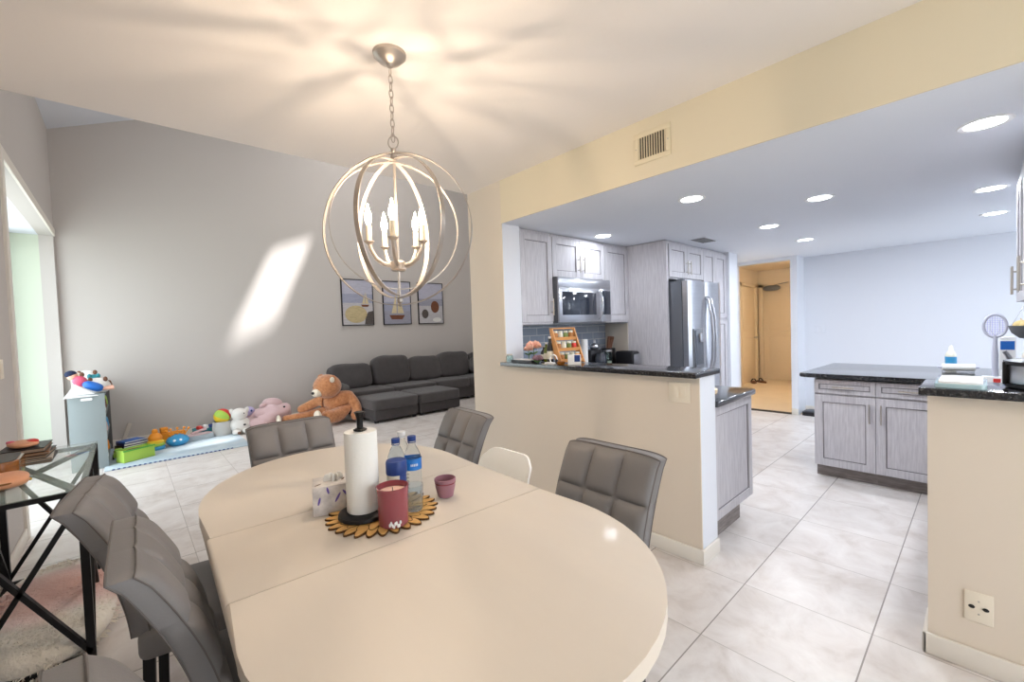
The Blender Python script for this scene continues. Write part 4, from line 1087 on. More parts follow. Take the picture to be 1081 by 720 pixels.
for k in range(5):
    a = R(view+180-8+72*k); d = Vector((math.cos(a), math.sin(a), 0)); ra = .118
    b = NB(); tube(b, [d*.028+Vector((0, 0, -.905)), d*.06+Vector((0, 0, -.900)), d*.09+Vector((0, 0, -.878)), d*.112+Vector((0, 0, -.84)), d*ra+Vector((0, 0, -.815))], [.009, .0095, .009, .008, .008], 10)
    arm = obj('arm', b, 'chand', t)
    b = NB(); c = d*ra; lathe(b, [(0, -.818), (.010, -.818), (.021, -.808), (.021, -.804), (0, -.804)], (c.x, c.y, 0), 18); obj('drip_cup', b, 'chand', arm)
    b = NB(); lathe(b, [(.0115, -.804), (.0115, -.738), (.004, -.736), (0, -.736)], (c.x, c.y, 0), 16); obj('candle_sleeve', b, 'candle', arm)
    b = NB(); lathe(b, [(0, -.736), (.007, -.735), (.012, -.722), (.0145, -.708), (.012, -.690), (.006, -.668), (.0015, -.650), (0, -.648)], (c.x, c.y, 0), 16); obj('bulb', b, 'flame', arm)
    l = bpy.data.lights.new('candle_bulb', 'POINT'); l.energy = 4.2; l.color = (1, .80, .60); l.shadow_soft_size = .006
    lo = bpy.data.objects.new('candle_bulb', l); COL.objects.link(lo); lo.location = (CX+c.x, CY+c.y, 2.54-.636)

# ------------------------------------------------------------------ glass console on the left wall
t = thing('console_table', 'glass-topped console table with black crossed metal legs on the left wall', 'console table', (-.36, 3.05, 0))
gx0, gx1, gy0, gy1 = -.205, .21, -.555, .56
b = NB(); box(b, gx0, gx1, gy0, gy1, .742, .750, .002); obj('glass_top', b, 'tableglass', t)
fw_ = .028
for (x, y) in ((gx1-.014, gy0+.03), (gx1-.014, gy1-.03), (gx0+.03, gy0+.03), (gx0+.03, gy1-.03)):
    b = NB(); bar(b, (x, y, 0), (x, y, .741), fw_, fw_); obj('leg', b, 'black', t)
def xf(p0, p1, q0, q1):
    b = NB(); bar(b, p0, q1, fw_, .018); bar(b, p1, q0, fw_, .018); obj('cross_brace', b, 'black', t)
xa, xb, ya, yb = gx0+.03, gx1-.014, gy0+.03, gy1-.03
ym = (ya+yb)/2
for x in (xa, xb):
    for (a, c) in ((ya, ym), (ym, yb)):
        xf((x, a, .05), (x, a, .70), (x, c, .05), (x, c, .70))
for y in (ya, yb): xf((xa, y, .05), (xa, y, .70), (xb, y, .05), (xb, y, .70))
b = NB(); xz = .715
bar(b, (xa, ya, .727), (xb, yb, .727), fw_, .014); bar(b, (xb, ya, .727), (xa, yb, .727), fw_, .014); obj('top_brace', b, 'black', t)
for z in (.035, .727):
    b = NB()
    bar(b, (xb, ya, z), (xb, yb, z), .02, .02); bar(b, (xa, ya, z), (xa, yb, z), .02, .02); bar(b, (xa, ya, z), (xb, ya, z), .02, .02); bar(b, (xa, yb, z), (xb, yb, z), .02, .02); obj('rail', b, 'black', t)
ZG = .7505
# things on the console
t = thing('amber_box', 'glossy amber-brown wooden bowl at the left picture edge on the glass console', 'bowl', (-.465, 2.98, ZG))
b = NB(); prism(b, rc(-.09, .09, -.12, .12, .05, (1, 1, 1, 1)), 0, .085, .006)
obj('bowl_body', b, 'amber', t)
b = NB(); prism(b, rc(-.08, .08, -.11, .11, .045, (1, 1, 1, 1)), .0852, .088); obj('dark_inside', b, 'shelf_dark', t)
t = thing('zip_pouch', 'peach leather pouch with gold studs on the near end of the glass console', 'pouch', (-.405, 2.77, ZG), 8)
b = NB(); blob(b, (0, 0, .027), (.075, .10, .027), 28, 14, .75); obj('pouch_body', b, 'peach', t)
b = NB(); tube(b, [(.0755*math.cos(a)*.98, .10*math.sin(a)*.98, .031) for a in [2*PI*k/40 for k in range(40)]], .004, 8, closed=True); obj('zipper', b, 'amber', t)
for (x, y) in ((.074, -.02), (.06, .055), (.055, -.06)): b = NB(); blob(b, (x, y, .018), (.006, .006, .006)); obj('stud', b, 'gold', t)
lay = [('large grey folder', .20, .27, .012, 'shelf_dark', 0), ('tan folder', .19, .26, .010, 'beige', 3), ('black book', .18, .25, .018, 'blackp', -4), ('brown notebook', .17, .24, .012, 'amber', 2), ('black box file', .16, .22, .022, 'blackp', -3)]
z = ZG
for i, (nm, w, d, h, m, rz) in enumerate(lay):
    t = thing('book', '%s in the stack at the middle of the glass console, %s' % (nm, ('lowest of five', 'second from the bottom', 'third from the bottom', 'fourth from the bottom', 'topmost solid one')[i]), 'book', (-.40, 3.30, z), rz, 'stack of books on the glass console')
    b = NB(); box(b, -w/2, w/2, -d/2, d/2, 0, h*.18, .001, 1); box(b, -w/2, w/2, -d/2, d/2, h*.82, h, .001, 1); box(b, -w/2, -w/2+.004, -d/2, d/2, h*.18, h*.82); obj('cover', b, m, t)
    b = NB(); box(b, -w/2+.004, w/2-.004, -d/2+.004, d/2-.004, h*.18, h*.82); obj('pages', b, 'pages', t)
    z += h+.0005
t = thing('pencil_case', 'orange and pink soft case on top of the book stack on the console', 'pencil case', (-.41, 3.30, z), 20)
b = NB(); blob(b, (0, 0, .014), (.05, .085, .014), 24, 12, .7); obj('case_body', b, 'peach', t)
b = NB(); blob(b, (.03, -.02, .024), (.02, .04, .010), 16, 10, .8); obj('red_flap', b, 'red', t)
b = NB(); blob(b, (-.03, .045, .022), (.016, .03, .008), 16, 10, .8); obj('pink_flap', b, 'pinkp', t)
# fluffy pouf under the console
t = thing('fluffy_floor_cushion', 'cream shaggy round floor cushion with a pink patch under the glass console', 'cushion', (-.305, 2.98, 0))
prr = random.Random(5)
b = NB(); cx0 = .24
blob(b, (0, 0, .085), (.225, .49, .085), 44, 18, .8, .02, 4)
obj('cushion_body', b, 'rug', t)
b = NB()
for k in range(9500):
    a = prr.uniform(0, 2*PI); q = math.sqrt(prr.random())*.99
    x = .225*q*math.cos(a); y = .49*q*math.sin(a)
    z = .085+.085*max(0, 1-q**2.5)**.4
    if q > .93: z = prr.uniform(.02, .11)
    nrm = Vector((math.cos(a)*q**3*.9, math.sin(a)*q**3*.9, 1.0 if q < .93 else .1)).normalized()
    tg = Vector((prr.uniform(-1, 1), prr.uniform(-1, 1), 0)).normalized(); tg = (tg-nrm*tg.dot(nrm)+Vector((math.cos(a), math.sin(a), -.3))*.6).normalized()
    d = (nrm*.34+tg).normalized()
    p = Vector((x, y, z-.004)); L_ = prr.uniform(.018, .036); s = d.cross(nrm).normalized()*.0038
    v = [b.verts.new(p-s), b.verts.new(p+s), b.verts.new(p+d*L_*.6+s*.6+Vector((0, 0, -.003))), b.verts.new(p+d*L_+Vector((0, 0, -.008))), b.verts.new(p+d*L_*.6-s*.6)]
    b.faces.new(v)
sh = obj('shag_pile', b, 'rug', t, False); sh['kind'] = 'stuff'

# ------------------------------------------------------------------ sofa
t = thing('sectional_sofa', 'charcoal fabric sectional sofa along the living room back wall', 'sofa', (4.1, 6.8, 0))
def cush(name, x0, x1, y0, y1, z0, z1, m='sofa', e=.32, tilt=0, nz=.03):
    b = NB(); c = Vector(((x0+x1)/2, (y0+y1)/2, (z0+z1)/2))
    blob(b, (0, 0, 0), ((x1-x0)/2, (y1-y0)/2, (z1-z0)/2), 48, 28, e, nz, 4, mtx=rot('X', tilt) if tilt else None)
    bmesh.ops.translate(b, vec=c-Vector((4.1, 6.8, 0)), verts=b.verts[:])
    return obj(name, b, m, t, sharp=80)
X0 = 2.60
def bx(name, x0, x1, y0, y1, z0, z1, m='sofa_base', bev=.025):
    b = NB(); box(b, x0-4.1, x1-4.1, y0-6.8, y1-6.8, z0, z1, bev, 3); return obj(name, b, m, t)
bx('base_frame', X0, 5.95, 6.68, 7.44, .04, .26)
bx('back_frame', X0-.04, 5.95, 7.30, 7.47, .04, .66)
for x0, x1 in ((X0, 3.34), (3.34, 4.16), (4.16, 4.90), (4.90, 5.95)): cush('seat_cushion', x0, x1, 6.62, 7.28, .24, .42, e=.22, nz=.02)
# back cushions (pillowy, leaning)
for (x0, x1, z1, tl) in ((2.44, 3.16, .83, 8), (3.18, 3.88, .92, 4), (3.86, 4.56, .86, 10), (4.50, 5.24, .90, 6), (5.25, 5.95, .86, 8)):
    cush('back_cushion', x0, x1, 7.06, 7.32, .40, z1, e=.42, tilt=-tl, nz=.08)
for (x0, x1) in ((2.64, 3.385), (3.395, 4.18)):
    bx('ottoman_base', x0+.01, x1-.01, 5.97, 6.64, .035, .205); cush('ottoman_cushion', x0, x1, 5.94, 6.66, .19, .355, e=.2, nz=.02)
for (x, y) in ((2.70, 6.0), (3.32, 6.0), (3.46, 6.0), (4.10, 6.0), (4.9, 6.72), (5.85, 6.72)):
    b = NB(); box(b, x-4.1-.025, x-4.1+.025, y-6.8-.0, y-6.8+.05, 0, .045, .004); obj('foot', b, 'black', t)
b = NB(); blob(b, (0, 0, 0), (.20, .07, .16), 30, 18, .5, .08, 4, mtx=rot('X', -30) @ rot('Y', 25))
tag(obj('throw_pillow', b, 'sofa'), 'small charcoal throw pillow at the far right of the sofa', 'pillow', (5.33, 6.95, .585))
b = NB(); blob(b, (0, 0, 0), (.09, .16, .12), 24, 14, .6, .08, 4, mtx=rot('Y', 20))
tag(obj('throw_pillow', b, 'shelf_dark'), 'dark pillow squeezed between the teddy bear and the sofa end', 'pillow', (2.50, 6.82, .44))

# ------------------------------------------------------------------ three beach canvases
def canvas(x0, label, painter):
    w, h = .575, .82
    t = thing('framed_picture', label, 'picture', (x0, 7.497, 1.475))
    b = NB()
    for a in ((0, .014, 0, h), (w-.014, w, 0, h), (.014, w-.014, 0, .014), (.014, w-.014, h-.014, h)): box(b, a[0], a[1], -.03, 0, a[2], a[3], .001, 1)
    obj('frame', b, 'black', t)
    def P(z0, z1, col, rough=.7):
        b = NB(); box(b, .014, w-.014, -.022, -.001, z0, z1); return b, col
    painter(t, w, h); return t
def paint(name, col, var=.15, vs=12, st=(1, 1, 6)): return mat(name, col, .75, var=var, vscale=vs, stretch=st)
pm = {'sky': paint('painted_sky', srgb(186, 186, 202)), 'sea': paint('painted_sea', srgb(160, 163, 184)), 'sand': paint('painted_wet_sand', srgb(196, 193, 196), .2), 'shell': paint('painted_shell', srgb(200, 182, 140), .25, 14),
      'dark': paint('painted_stone', srgb(92, 84, 80), .3), 'sail': paint('painted_sail', srgb(214, 198, 160), .15), 'hull': paint('painted_hull', srgb(120, 74, 52), .2), 'gr': paint('painted_grey', srgb(158, 158, 172), .15), 'white': paint('painted_white', srgb(226, 224, 220), .1)}
def strip(t, z0, z1, m, w=.575): b = NB(); box(b, .014, w-.014, -.022, -.001, z0, z1); obj('painted_band', b, pm[m], t)
def dab(t, pts, m, y=-.0235, name='painted_shape'):
    b = NB(); a = [b.verts.new((x, y, z)) for x, z in pts]; c = [b.verts.new((x, -.021, z)) for x, z in pts]
    b.faces.new(a); n = len(pts)
    for i in range(n): b.faces.new([a[i], a[(i+1) % n], c[(i+1) % n], c[i]])
    obj(name, b, pm[m], t, False)
def ell(cx, cz, rx, rz, n=20): return [(cx+rx*math.cos(2*PI*k/n), cz+rz*math.sin(2*PI*k/n)) for k in range(n)]
def boat(t, x, z, s):
    dab(t, [(x-.14*s, z), (x+.14*s, z), (x+.09*s, z-.07*s), (x-.10*s, z-.07*s)], 'hull', name='painted_hull')
    dab(t, [(x-.10*s, z+.03*s), (x-.01*s, z+.03*s), (x-.01*s, z+.36*s)], 'sail', name='painted_sail'); dab(t, [(x+.01*s, z+.03*s), (x+.12*s, z+.03*s), (x+.02*s, z+.42*s)], 'sail', name='painted_sail')
def p1(t, w, h):
    strip(t, .014, .40, 'sand'); strip(t, .40, .56, 'sea'); strip(t, .56, h-.014, 'sky')
    dab(t, ell(.25, .20, .20, .155), 'shell'); dab(t, [(.40, .02), (.56, .02), (.56, .26), (.47, .24), (.42, .14)], 'dark'); boat(t, .42, .37, .55)
def p2(t, w, h):
    strip(t, .014, .26, 'gr'); strip(t, .26, .42, 'sea'); strip(t, .42, h-.014, 'sky'); boat(t, .28, .18, 1.15)
def p3(t, w, h):
    strip(t, .014, .36, 'sand'); strip(t, .36, .5, 'gr'); strip(t, .5, h-.014, 'sky')
    dab(t, ell(.38, .34, .095, .12), 'hull'); dab(t, ell(.15, .20, .075, .09), 'dark'); dab(t, ell(.42, .08, .10, .045), 'white')
canvas(2.815, 'beach picture with a large shell and distant sailboat, leftmost of the three', p1)
canvas(3.575, 'picture of a sailing boat on calm water, middle of the three', p2)
canvas(4.31, 'picture of pebbles and shells on sand, rightmost of the three', p3)

# ------------------------------------------------------------------ teddy bear (seated, leaning on the sofa end, facing left towards the camera side)
TB = Vector((2.30, 6.62, 0))
t = thing('teddy_bear', 'giant tan teddy bear sitting on the floor against the sofa end', 'teddy bear', TB)
b = NB()
def skin(name, chains, m, parent, sub=2):
    """one continuous skinned body: chains = list of lists of (x,y,z,r); first vertex of later chains is an index tuple to share"""
    me = bpy.data.meshes.new(name); vs = []; es = []; rr = []
    for ch in chains:
        prev = None
        for p in ch:
            if isinstance(p, int): prev = p; continue
            vs.append(p[:3]); rr.append(p[3]); i = len(vs)-1
            if prev is not None: es.append((prev, i))
            prev = i
    me.from_pydata(vs, es, []); o = bpy.data.objects.new(name, me); COL.objects.link(o)
    sk = o.modifiers.new('skin', 'SKIN'); sk.use_smooth_shade = True
    for i, r in enumerate(rr): me.skin_vertices[0].data[i].radius = (r, r)
    me.skin_vertices[0].data[0].use_root = True
    su = o.modifiers.new('sub', 'SUBSURF'); su.levels = sub; su.render_levels = sub
    me.materials.append(M[m]); o.parent = parent; return o
# indices: torso 0..3
body = skin('body', [
    [(.10, .02, .15, .17), (.09, .02, .26, .20), (.04, .0, .38, .17), (.0, -.02, .45, .11)],
    [0, (-.10, .22, .13, .11), (-.36, .26, .10, .085), (-.58, .26, .095, .085), (-.66, .25, .10, .08)],
    [0, (.02, -.16, .13, .13), (-.16, -.24, .14, .10), (-.26, -.26, .17, .10)],
    [2, (.20, -.10, .36, .11), (.29, -.18, .22, .09), (.24, -.26, .10, .085), (.18, -.30, .09, .08)],
    [2, (-.14, .18, .34, .08), (-.30, .30, .24, .075), (-.42, .36, .19, .07)],
], 'teddy', t)
b = NB(); hc = Vector((-.09, -.03, .565))
blob(b, hc, (.195, .215, .178), 32, 22, 1, .04, 5); obj('head', b, 'teddy', t)
b = NB(); blob(b, hc+Vector((-.165, -.055, -.075)), (.075, .085, .062), 22, 14, .95); mz = obj('muzzle', b, 'cream_plush', t)
b = NB(); blob(b, hc+Vector((-.235, -.085, -.07)), (.022, .03, .022), 14, 10); obj('nose', b, 'blackp', mz)
for (dx, dy) in ((-.13, -.135), (-.185, .03)):
    b = NB(); blob(b, hc+Vector((dx, dy, .0)), (.014, .014, .014), 12, 8); obj('eye', b, 'blackp', t)
for (dx, dy) in ((.02, -.185), (-.03, .16)):
    b = NB(); blob(b, hc+Vector((dx, dy, .115)), (.055, .03, .06), 18, 12, 1, .03); e_ = obj('ear', b, 'teddy', t)
    b = NB(); blob(b, hc+Vector((dx-.015, dy-.022 if dy < 0 else dy-.022, .11)), (.036, .013, .042), 14, 10); obj('ear_lining', b, 'cream_plush', e_)
b = NB(); blob(b, (-.70, .24, .105), (.03, .085, .09), 18, 14); obj('foot_pad', b, 'cream_plush', t)
b = NB(); blob(b, (-.33, -.30, .185), (.05, .08, .085), 18, 14); obj('foot_pad', b, 'cream_plush', t)
# pink plush, white plush, ball, bag
t = thing('pink_plush', 'dusty pink plush animal slumped on the floor against the back wall', 'plush toy', (1.62, 7.12, 0))
b = NB(); blob(b, (-.05, .05, .15), (.30, .22, .17), 40, 28, .9, .28, 6); blob(b, (-.30, -.05, .09), (.22, .16, .09), 32, 20, .9, .3, 7); blob(b, (-.02, .1, .30), (.15, .12, .12), 24, 14, .9, .15, 4); obj('body', b, 'pink_plush', t)
b = NB(); blob(b, (-.20, -.10, .20), (.10, .03, .05), 14, 10, 1, .1, 3, mtx=rot('Y', 30)); obj('ear', b, 'pink_plush', t)
b = NB(); blob(b, (-.16, -.0, .33), (.05, .02, .03), 14, 10, mtx=rot('Y', -20)); obj('ear', b, 'pink_plush', t)
for p in ((-.23, -.06, .24), (.10, -.10, .28)): b = NB(); blob(b, p, (.016, .012, .016)); obj('eye', b, 'blackp', t)
t = thing('lilac_plush', 'small lilac plush toy between the white plush and the pink plush', 'plush toy', (1.31, 7.2, 0))
b = NB(); blob(b, (0, 0, .12), (.09, .08, .12), 20, 14, 1, .1); blob(b, (-.02, -.03, .26), (.075, .07, .07), 20, 14); obj('body', b, 'lilac', t)
for s in (-1, 1): b = NB(); blob(b, (-.03+s*.03, -.095, .275), (.014, .01, .016)); obj('eye', b, 'navy', t)
t = thing('white_plush', 'white plush puppy slumped beside the grey toy bag', 'plush toy', (1.15, 7.0, 0))
b = NB(); blob(b, (0, 0, .11), (.13, .11, .12), 26, 16, 1, .12, 5); blob(b, (-.01, -.02, .27), (.10, .09, .085), 26, 16, 1, .08, 5); blob(b, (.05, -.12, .04), (.05, .07, .04)); blob(b, (-.07, -.10, .04), (.05, .07, .04)); obj('body', b, 'white_plush', t)
for s in (-1, 1): b = NB(); blob(b, (s*.085-.01, -.01, .31), (.03, .025, .05), 14, 10, mtx=rot('Y', s*25)); obj('ear', b, 'white_plush', t)
for s in (-1, 1): b = NB(); blob(b, (s*.03, -.10, .285), (.009, .006, .009)); obj('eye', b, 'blackp', t)
b = NB(); blob(b, (.03, -.115, .13), (.018, .01, .012)); obj('nose', b, 'blackp', t)
for s in (-1, 1): b = NB(); blob(b, (.0+s*.05, -.175, .035), (.02, .012, .02)); obj('paw_pad', b, 'brown', t)
t = thing('toy_bag', 'soft grey canvas bin on the play mat under the beach ball', 'bin', (.945, 7.06, .012))
b = NB(); lathe(b, [(0, 0), (.112, 0), (.120, .02), (.118, .10), (.108, .185), (.100, .185), (.108, .10), (.108, .02), (0, .012)], n=36); obj('bin_body', b, 'canvas_bag', t)
t = thing('beach_ball', 'lime, red and yellow striped ball resting in the grey canvas bin', 'ball', (.95, 7.06, .262))
cols = ['lime', 'red', 'lime', 'yellow_pl', 'green', 'orange']
for k in range(6):
    b = NB(); rad = .103; n = 6; m_ = 18; G = []
    for j in range(m_+1):
        ph = PI*j/m_; G.append([b.verts.new((rad*math.sin(ph)*math.cos(PI/3*(k+i/n)), rad*math.cos(ph), rad*math.sin(ph)*math.sin(PI/3*(k+i/n)))) for i in range(n+1)])
    for j in range(m_):
        for i in range(n): b.faces.new([G[j][i], G[j][i+1], G[j+1][i+1], G[j+1][i]])
    bmesh.ops.remove_doubles(b, verts=b.verts[:], dist=1e-5)
    bmesh.ops.rotate(b, cent=(0, 0, 0), matrix=Matrix.Rotation(R(55), 3, 'Z') @ Matrix.Rotation(R(25), 3, 'X'), verts=b.verts[:])
    obj('panel', b, cols[k], t)

# ------------------------------------------------------------------ play mat and toy row
t = thing('play_mat', 'pale grey foam play mat with stitched edge along the back wall', 'play mat', (.30, 6.72, 0))
b = NB(); box(b, -.52, .80, -.62, .56, .0005, .012, .003); obj('mat', b, 'foam_print', t)
b = NB()
for k in range(26): x = -.46+k*.042; box(b, x, x+.022, -.6225, -.6185, .002, .0135, .0)
obj('edge_stitching', b, 'navy', t)
ZF = .0135
t = thing('toy_crate', 'lime green plastic crate at the front of the toy row', 'crate', (.035, 6.42, ZF), 28)
b = NB()
for (x0, x1, y0, y1) in ((-.15, .15, -.07, -.062), (-.15, .15, .062, .07), (-.15, -.142, -.062, .062), (.142, .15, -.062, .062)): box(b, x0, x1, y0, y1, 0, .13, .002)
box(b, -.15, .15, -.07, .07, 0, .006); obj('crate_body', b, 'lime', t)
b = NB(); box(b, -.155, .155, -.075, -.068, .118, .134, .002); box(b, -.155, .155, .068, .075, .118, .134, .002); obj('rim', b, 'green', t)
b = NB(); blob(b, (0, 0, .07), (.12, .05, .05), 20, 12, .7, .2, 8); tag(obj('crate_contents', b, 'brown'), 'dark soft toys filling the lime green crate', 'soft toy', (.035, 6.42, ZF+.006), 28)
def toybook(loc, rz, w, d, h, m, label, tilt=0):
    t = thing('picture_book', label, 'book', loc, rz)
    b = NB(); box(b, -w/2, w/2, -d/2, d/2, 0, h, .002, mtx=rot('X', tilt)); obj('cover', b, m, t)
    b = NB(); box(b, -w/2+.003, w/2+.001, -d/2-.001, d/2-.004, h*.2, h*.8, mtx=rot('X', tilt)); obj('pages', b, 'paper', t)
toybook((.0, 6.90, ZF), 25, .26, .2, .03, 'brown', 'brown picture book at the bottom of the toy pile by the shelf')
toybook((.0, 6.90, ZF+.031), 22, .25, .19, .03, 'red', 'red picture book in the toy pile by the shelf')
toybook((.0, 6.90, ZF+.062), 27, .24, .18, .03, 'blackp', 'black picture book in the toy pile by the shelf')
toybook((.01, 6.90, ZF+.093), 24, .24, .18, .03, 'navy', 'navy picture book on the toy pile by the shelf')
toybook((.0, 6.90, ZF+.124), 30, .22, .16, .02, 'blue', 'topmost blue picture book of the toy pile by the shelf')
b = NB(); bar(b, (0, 0, 0), (.10, .03, .30), .016, .04); tag(obj('drumstick', b, 'beige'), 'slanted grey wooden slat leaning in the toy pile by the shelf', 'slat', (-.10, 7.16, ZF))
t = thing('toy_truck', 'yellow-green toy car between the shelf and the crate', 'toy car', (-.11, 6.62, ZF))
b = NB(); box(b, -.045, .045, -.07, .07, .02, .07, .015, 3); box(b, -.035, .035, -.04, .04, .07, .11, .015, 3); obj('car_body', b, 'lime', t)
for (x, y) in ((-.045, -.045), (.045, -.045), (-.045, .045), (.045, .045)): b = NB(); tube(b, [(x-.008, y, .02), (x+.008, y, .02)], .02, 16); obj('wheel', b, 'blackp', t)
t = thing('stacking_toy', 'orange stacking toy with a round top on a green and blue base', 'toy', (.22, 6.78, ZF))
b = NB(); lathe(b, [(0, 0), (.09, 0), (.095, .03), (.08, .045), (0, .045)], n=28); obj('base', b, 'sky', t)
b = NB(); lathe(b, [(0, .046), (.088, .046), (.09, .065), (.075, .075), (0, .075)], n=28); obj('ring', b, 'lime', t)
b = NB(); lathe(b, [(0, .076), (.078, .076), (.082, .10), (.06, .115), (0, .115)], n=28); obj('ring', b, 'yellow_pl', t)
b = NB(); lathe(b, [(0, .116), (.066, .116), (.07, .15), (.045, .19), (.028, .20), (.03, .225), (.02, .245), (0, .25)], n=28); obj('top_piece', b, 'orange', t)
t = thing('toy_instrument', 'orange toy train block behind the stacking toy', 'toy', (.40, 7.12, ZF), 10)
b = NB(); box(b, -.14, .14, -.04, .04, .02, .13, .012, 3); box(b, -.12, -.04, -.035, .035, .13, .20, .012, 3); obj('train_body', b, 'orange', t)
for x in (-.09, 0, .09): b = NB(); tube(b, [(x, -.05, .025), (x, .05, .025)], .025, 16); obj('wheel', b, 'yellow_pl', t)
t = thing('spiky_toy', 'blue dome toy with orange knobbed antennae', 'toy', (.44, 6.84, ZF))
b = NB(); lathe(b, [(0, 0), (.07, .0), (.11, .03), (.12, .06), (.10, .10), (.05, .13), (0, .135)], n=30); obj('dome', b, 'sky', t)
for k in range(5):
    a = R(20+k*35); p0 = Vector((.06*math.cos(a), -.02, .10)); p1 = Vector((.12*math.cos(a), -.02+.02*math.sin(k), .19+.02*math.sin(a)))
    b = NB(); tube(b, [p0, p1], .006, 8); blob(b, p1, (.015, .015, .015), 12, 8); obj('antenna', b, 'orange', t)
for s in (-1, 1): b = NB(); blob(b, (s*.03-.01, -.105, .075), (.016, .01, .016)); obj('eye', b, 'white', t)
t = thing('toy_tray', 'grey-blue flat toy tray with pink trim in the middle of the toy row', 'toy', (.66, 7.02, ZF), 14)
b = NB(); prism(b, rc(-.17, .17, -.09, .09, .03, (1, 1, 1, 1)), 0, .055, .01); obj('tray_body', b, 'foam', t)
b = NB(); prism(b, rc(-.15, .15, -.07, .07, .03, (1, 1, 1, 1)), .056, .064, .002); obj('trim_panel', b, 'pink_plush', t)
b = NB(); tube(b, [(-.06, .03, .075), (.12, .05, .105)], .018, 12); obj('tube_handle', b, 'pink_plush', t)
t = thing('toy_tub', 'teal plastic tub with red and white toys at the right end of the toy row', 'tub', (.80, 7.31, 0.0005), 12)
b = NB()
for (x0, x1, y0, y1) in ((-.15, .15, -.09, -.08), (-.15, .15, .08, .09), (-.15, -.14, -.08, .08), (.14, .15, -.08, .08)): box(b, x0, x1, y0, y1, 0, .10, .003)
box(b, -.15, .15, -.09, .09, 0, .008); obj('tub_body', b, 'teal', t)
for i, (x, y, m) in enumerate(((-.09, 0, 'red'), (-.02, .02, 'white'), (.05, -.01, 'navy'), (.105, .02, 'red'))):
    b = NB(); blob(b, (0, 0, 0), (.035, .05, .045), 14, 10, .6, .1, 9)
    tag(obj('toy_block', b, m), '%s rounded toy in the teal tub, %s' % (m, ('leftmost', 'second from the left', 'third from the left', 'rightmost')[i]), 'toy', (.80+x, 7.31+y+x*.2, .056+.035), 12)

# ------------------------------------------------------------------ shelf unit seen end-on in the back left corner
t = thing('toy_shelf', 'grey toy shelf standing end-on in the back left corner', 'shelf', (-.325, 6.80, 0))
b = NB(); box(b, -.14, .14, -.50, -.485, 0, .80, .002); 
obj('end_panel', b, 'grey_shelf', t)
b = NB(); box(b, -.045, .045, -.5025, -.4995, .735, .762, .008, 3); obj('grip_slot', b, 'white', t)
b = NB(); box(b, -.155, .155, .56, .58, 0, .86, .002); obj('end_panel', b, 'shelf_dark', t)
for z in (.05, .30, .55, .76): b = NB(); box(b, -.14, .14, -.485, .56, z, z+.015); obj('shelf', b, 'grey_shelf', t)
b = NB(); box(b, -.14, -.13, -.485, .56, .065, .76); obj('back_board', b, 'shelf_dark', t)
for i, (y, z) in enumerate(((-.40, .32), (-.1, .32), (.25, .32), (-.38, .57), (0, .57), (.3, .57), (-.38, .07), (.1, .07))):
    m = ['jar_white', 'pink_plush', 'sky', 'white_plush', 'brown', 'lime', 'white', 'orange'][i]
    b = NB(); blob(b, (0, 0, .08), (.13, .09, .08), 18, 12, .6, .15, 7)
    tag(obj('soft_toy', b, m), ('white', 'pink', 'sky blue', 'off-white', 'brown', 'lime', 'plain white', 'orange')[i]+' soft toy poking out of the side of the grey toy shelf', 'soft toy', (-.31, 6.80+y, z-.004))
# things on top
ZS = .7755
t = thing('paper_sheet', 'tilted white sheet of card propped on the front of the toy shelf', 'paper', (-.37, 6.40, ZS+.002), 0)
b = NB(); v = [(-.12, -.13, .0), (.14, -.11, .0), (-.04, .02, .13)]; a = [b.verts.new(p) for p in v]; c = [b.verts.new(Vector(p)+Vector((0, .006, .002))) for p in v]
b.faces.new(a); b.faces.new(c[::-1])
for k in range(3): b.faces.new([a[k], a[(k+1) % 3], c[(k+1) % 3], c[k]])
obj('sheet', b, 'white', t)
t = thing('doll', 'rag doll with blue skirt and pink top lying on the toy shelf', 'doll', (-.30, 6.46, ZS+.03))
b = NB(); blob(b, (-.13, .06, .185), (.045, .045, .045)); blob(b, (-.07, .04, .12), (.055, .045, .05), mtx=rot('Y', 35)); tube(b, [(-.06, .03, .11), (.10, -.0, .03), (.19, .0, .03)], .018, 10); tube(b, [(-.06, .04, .11), (.10, .04, .03), (.18, .06, .04)], .018, 10); obj('body', b, 'skin', t)
b = NB(); blob(b, (-.142, .065, .205), (.05, .05, .042), 18, 12, 1, .1, 12); obj('hair', b, 'dark_hair', t)
b = NB(); blob(b, (-.075, .035, .125), (.06, .052, .055), 20, 12, .9, .05, 8, mtx=rot('Y', 35)); obj('top', b, 'pinkp', t)
b = NB(); blob(b, (.025, .01, .065), (.09, .07, .045), 24, 14, .8, .08, 8, mtx=rot('Y', 25)); obj('skirt', b, 'blue', t)
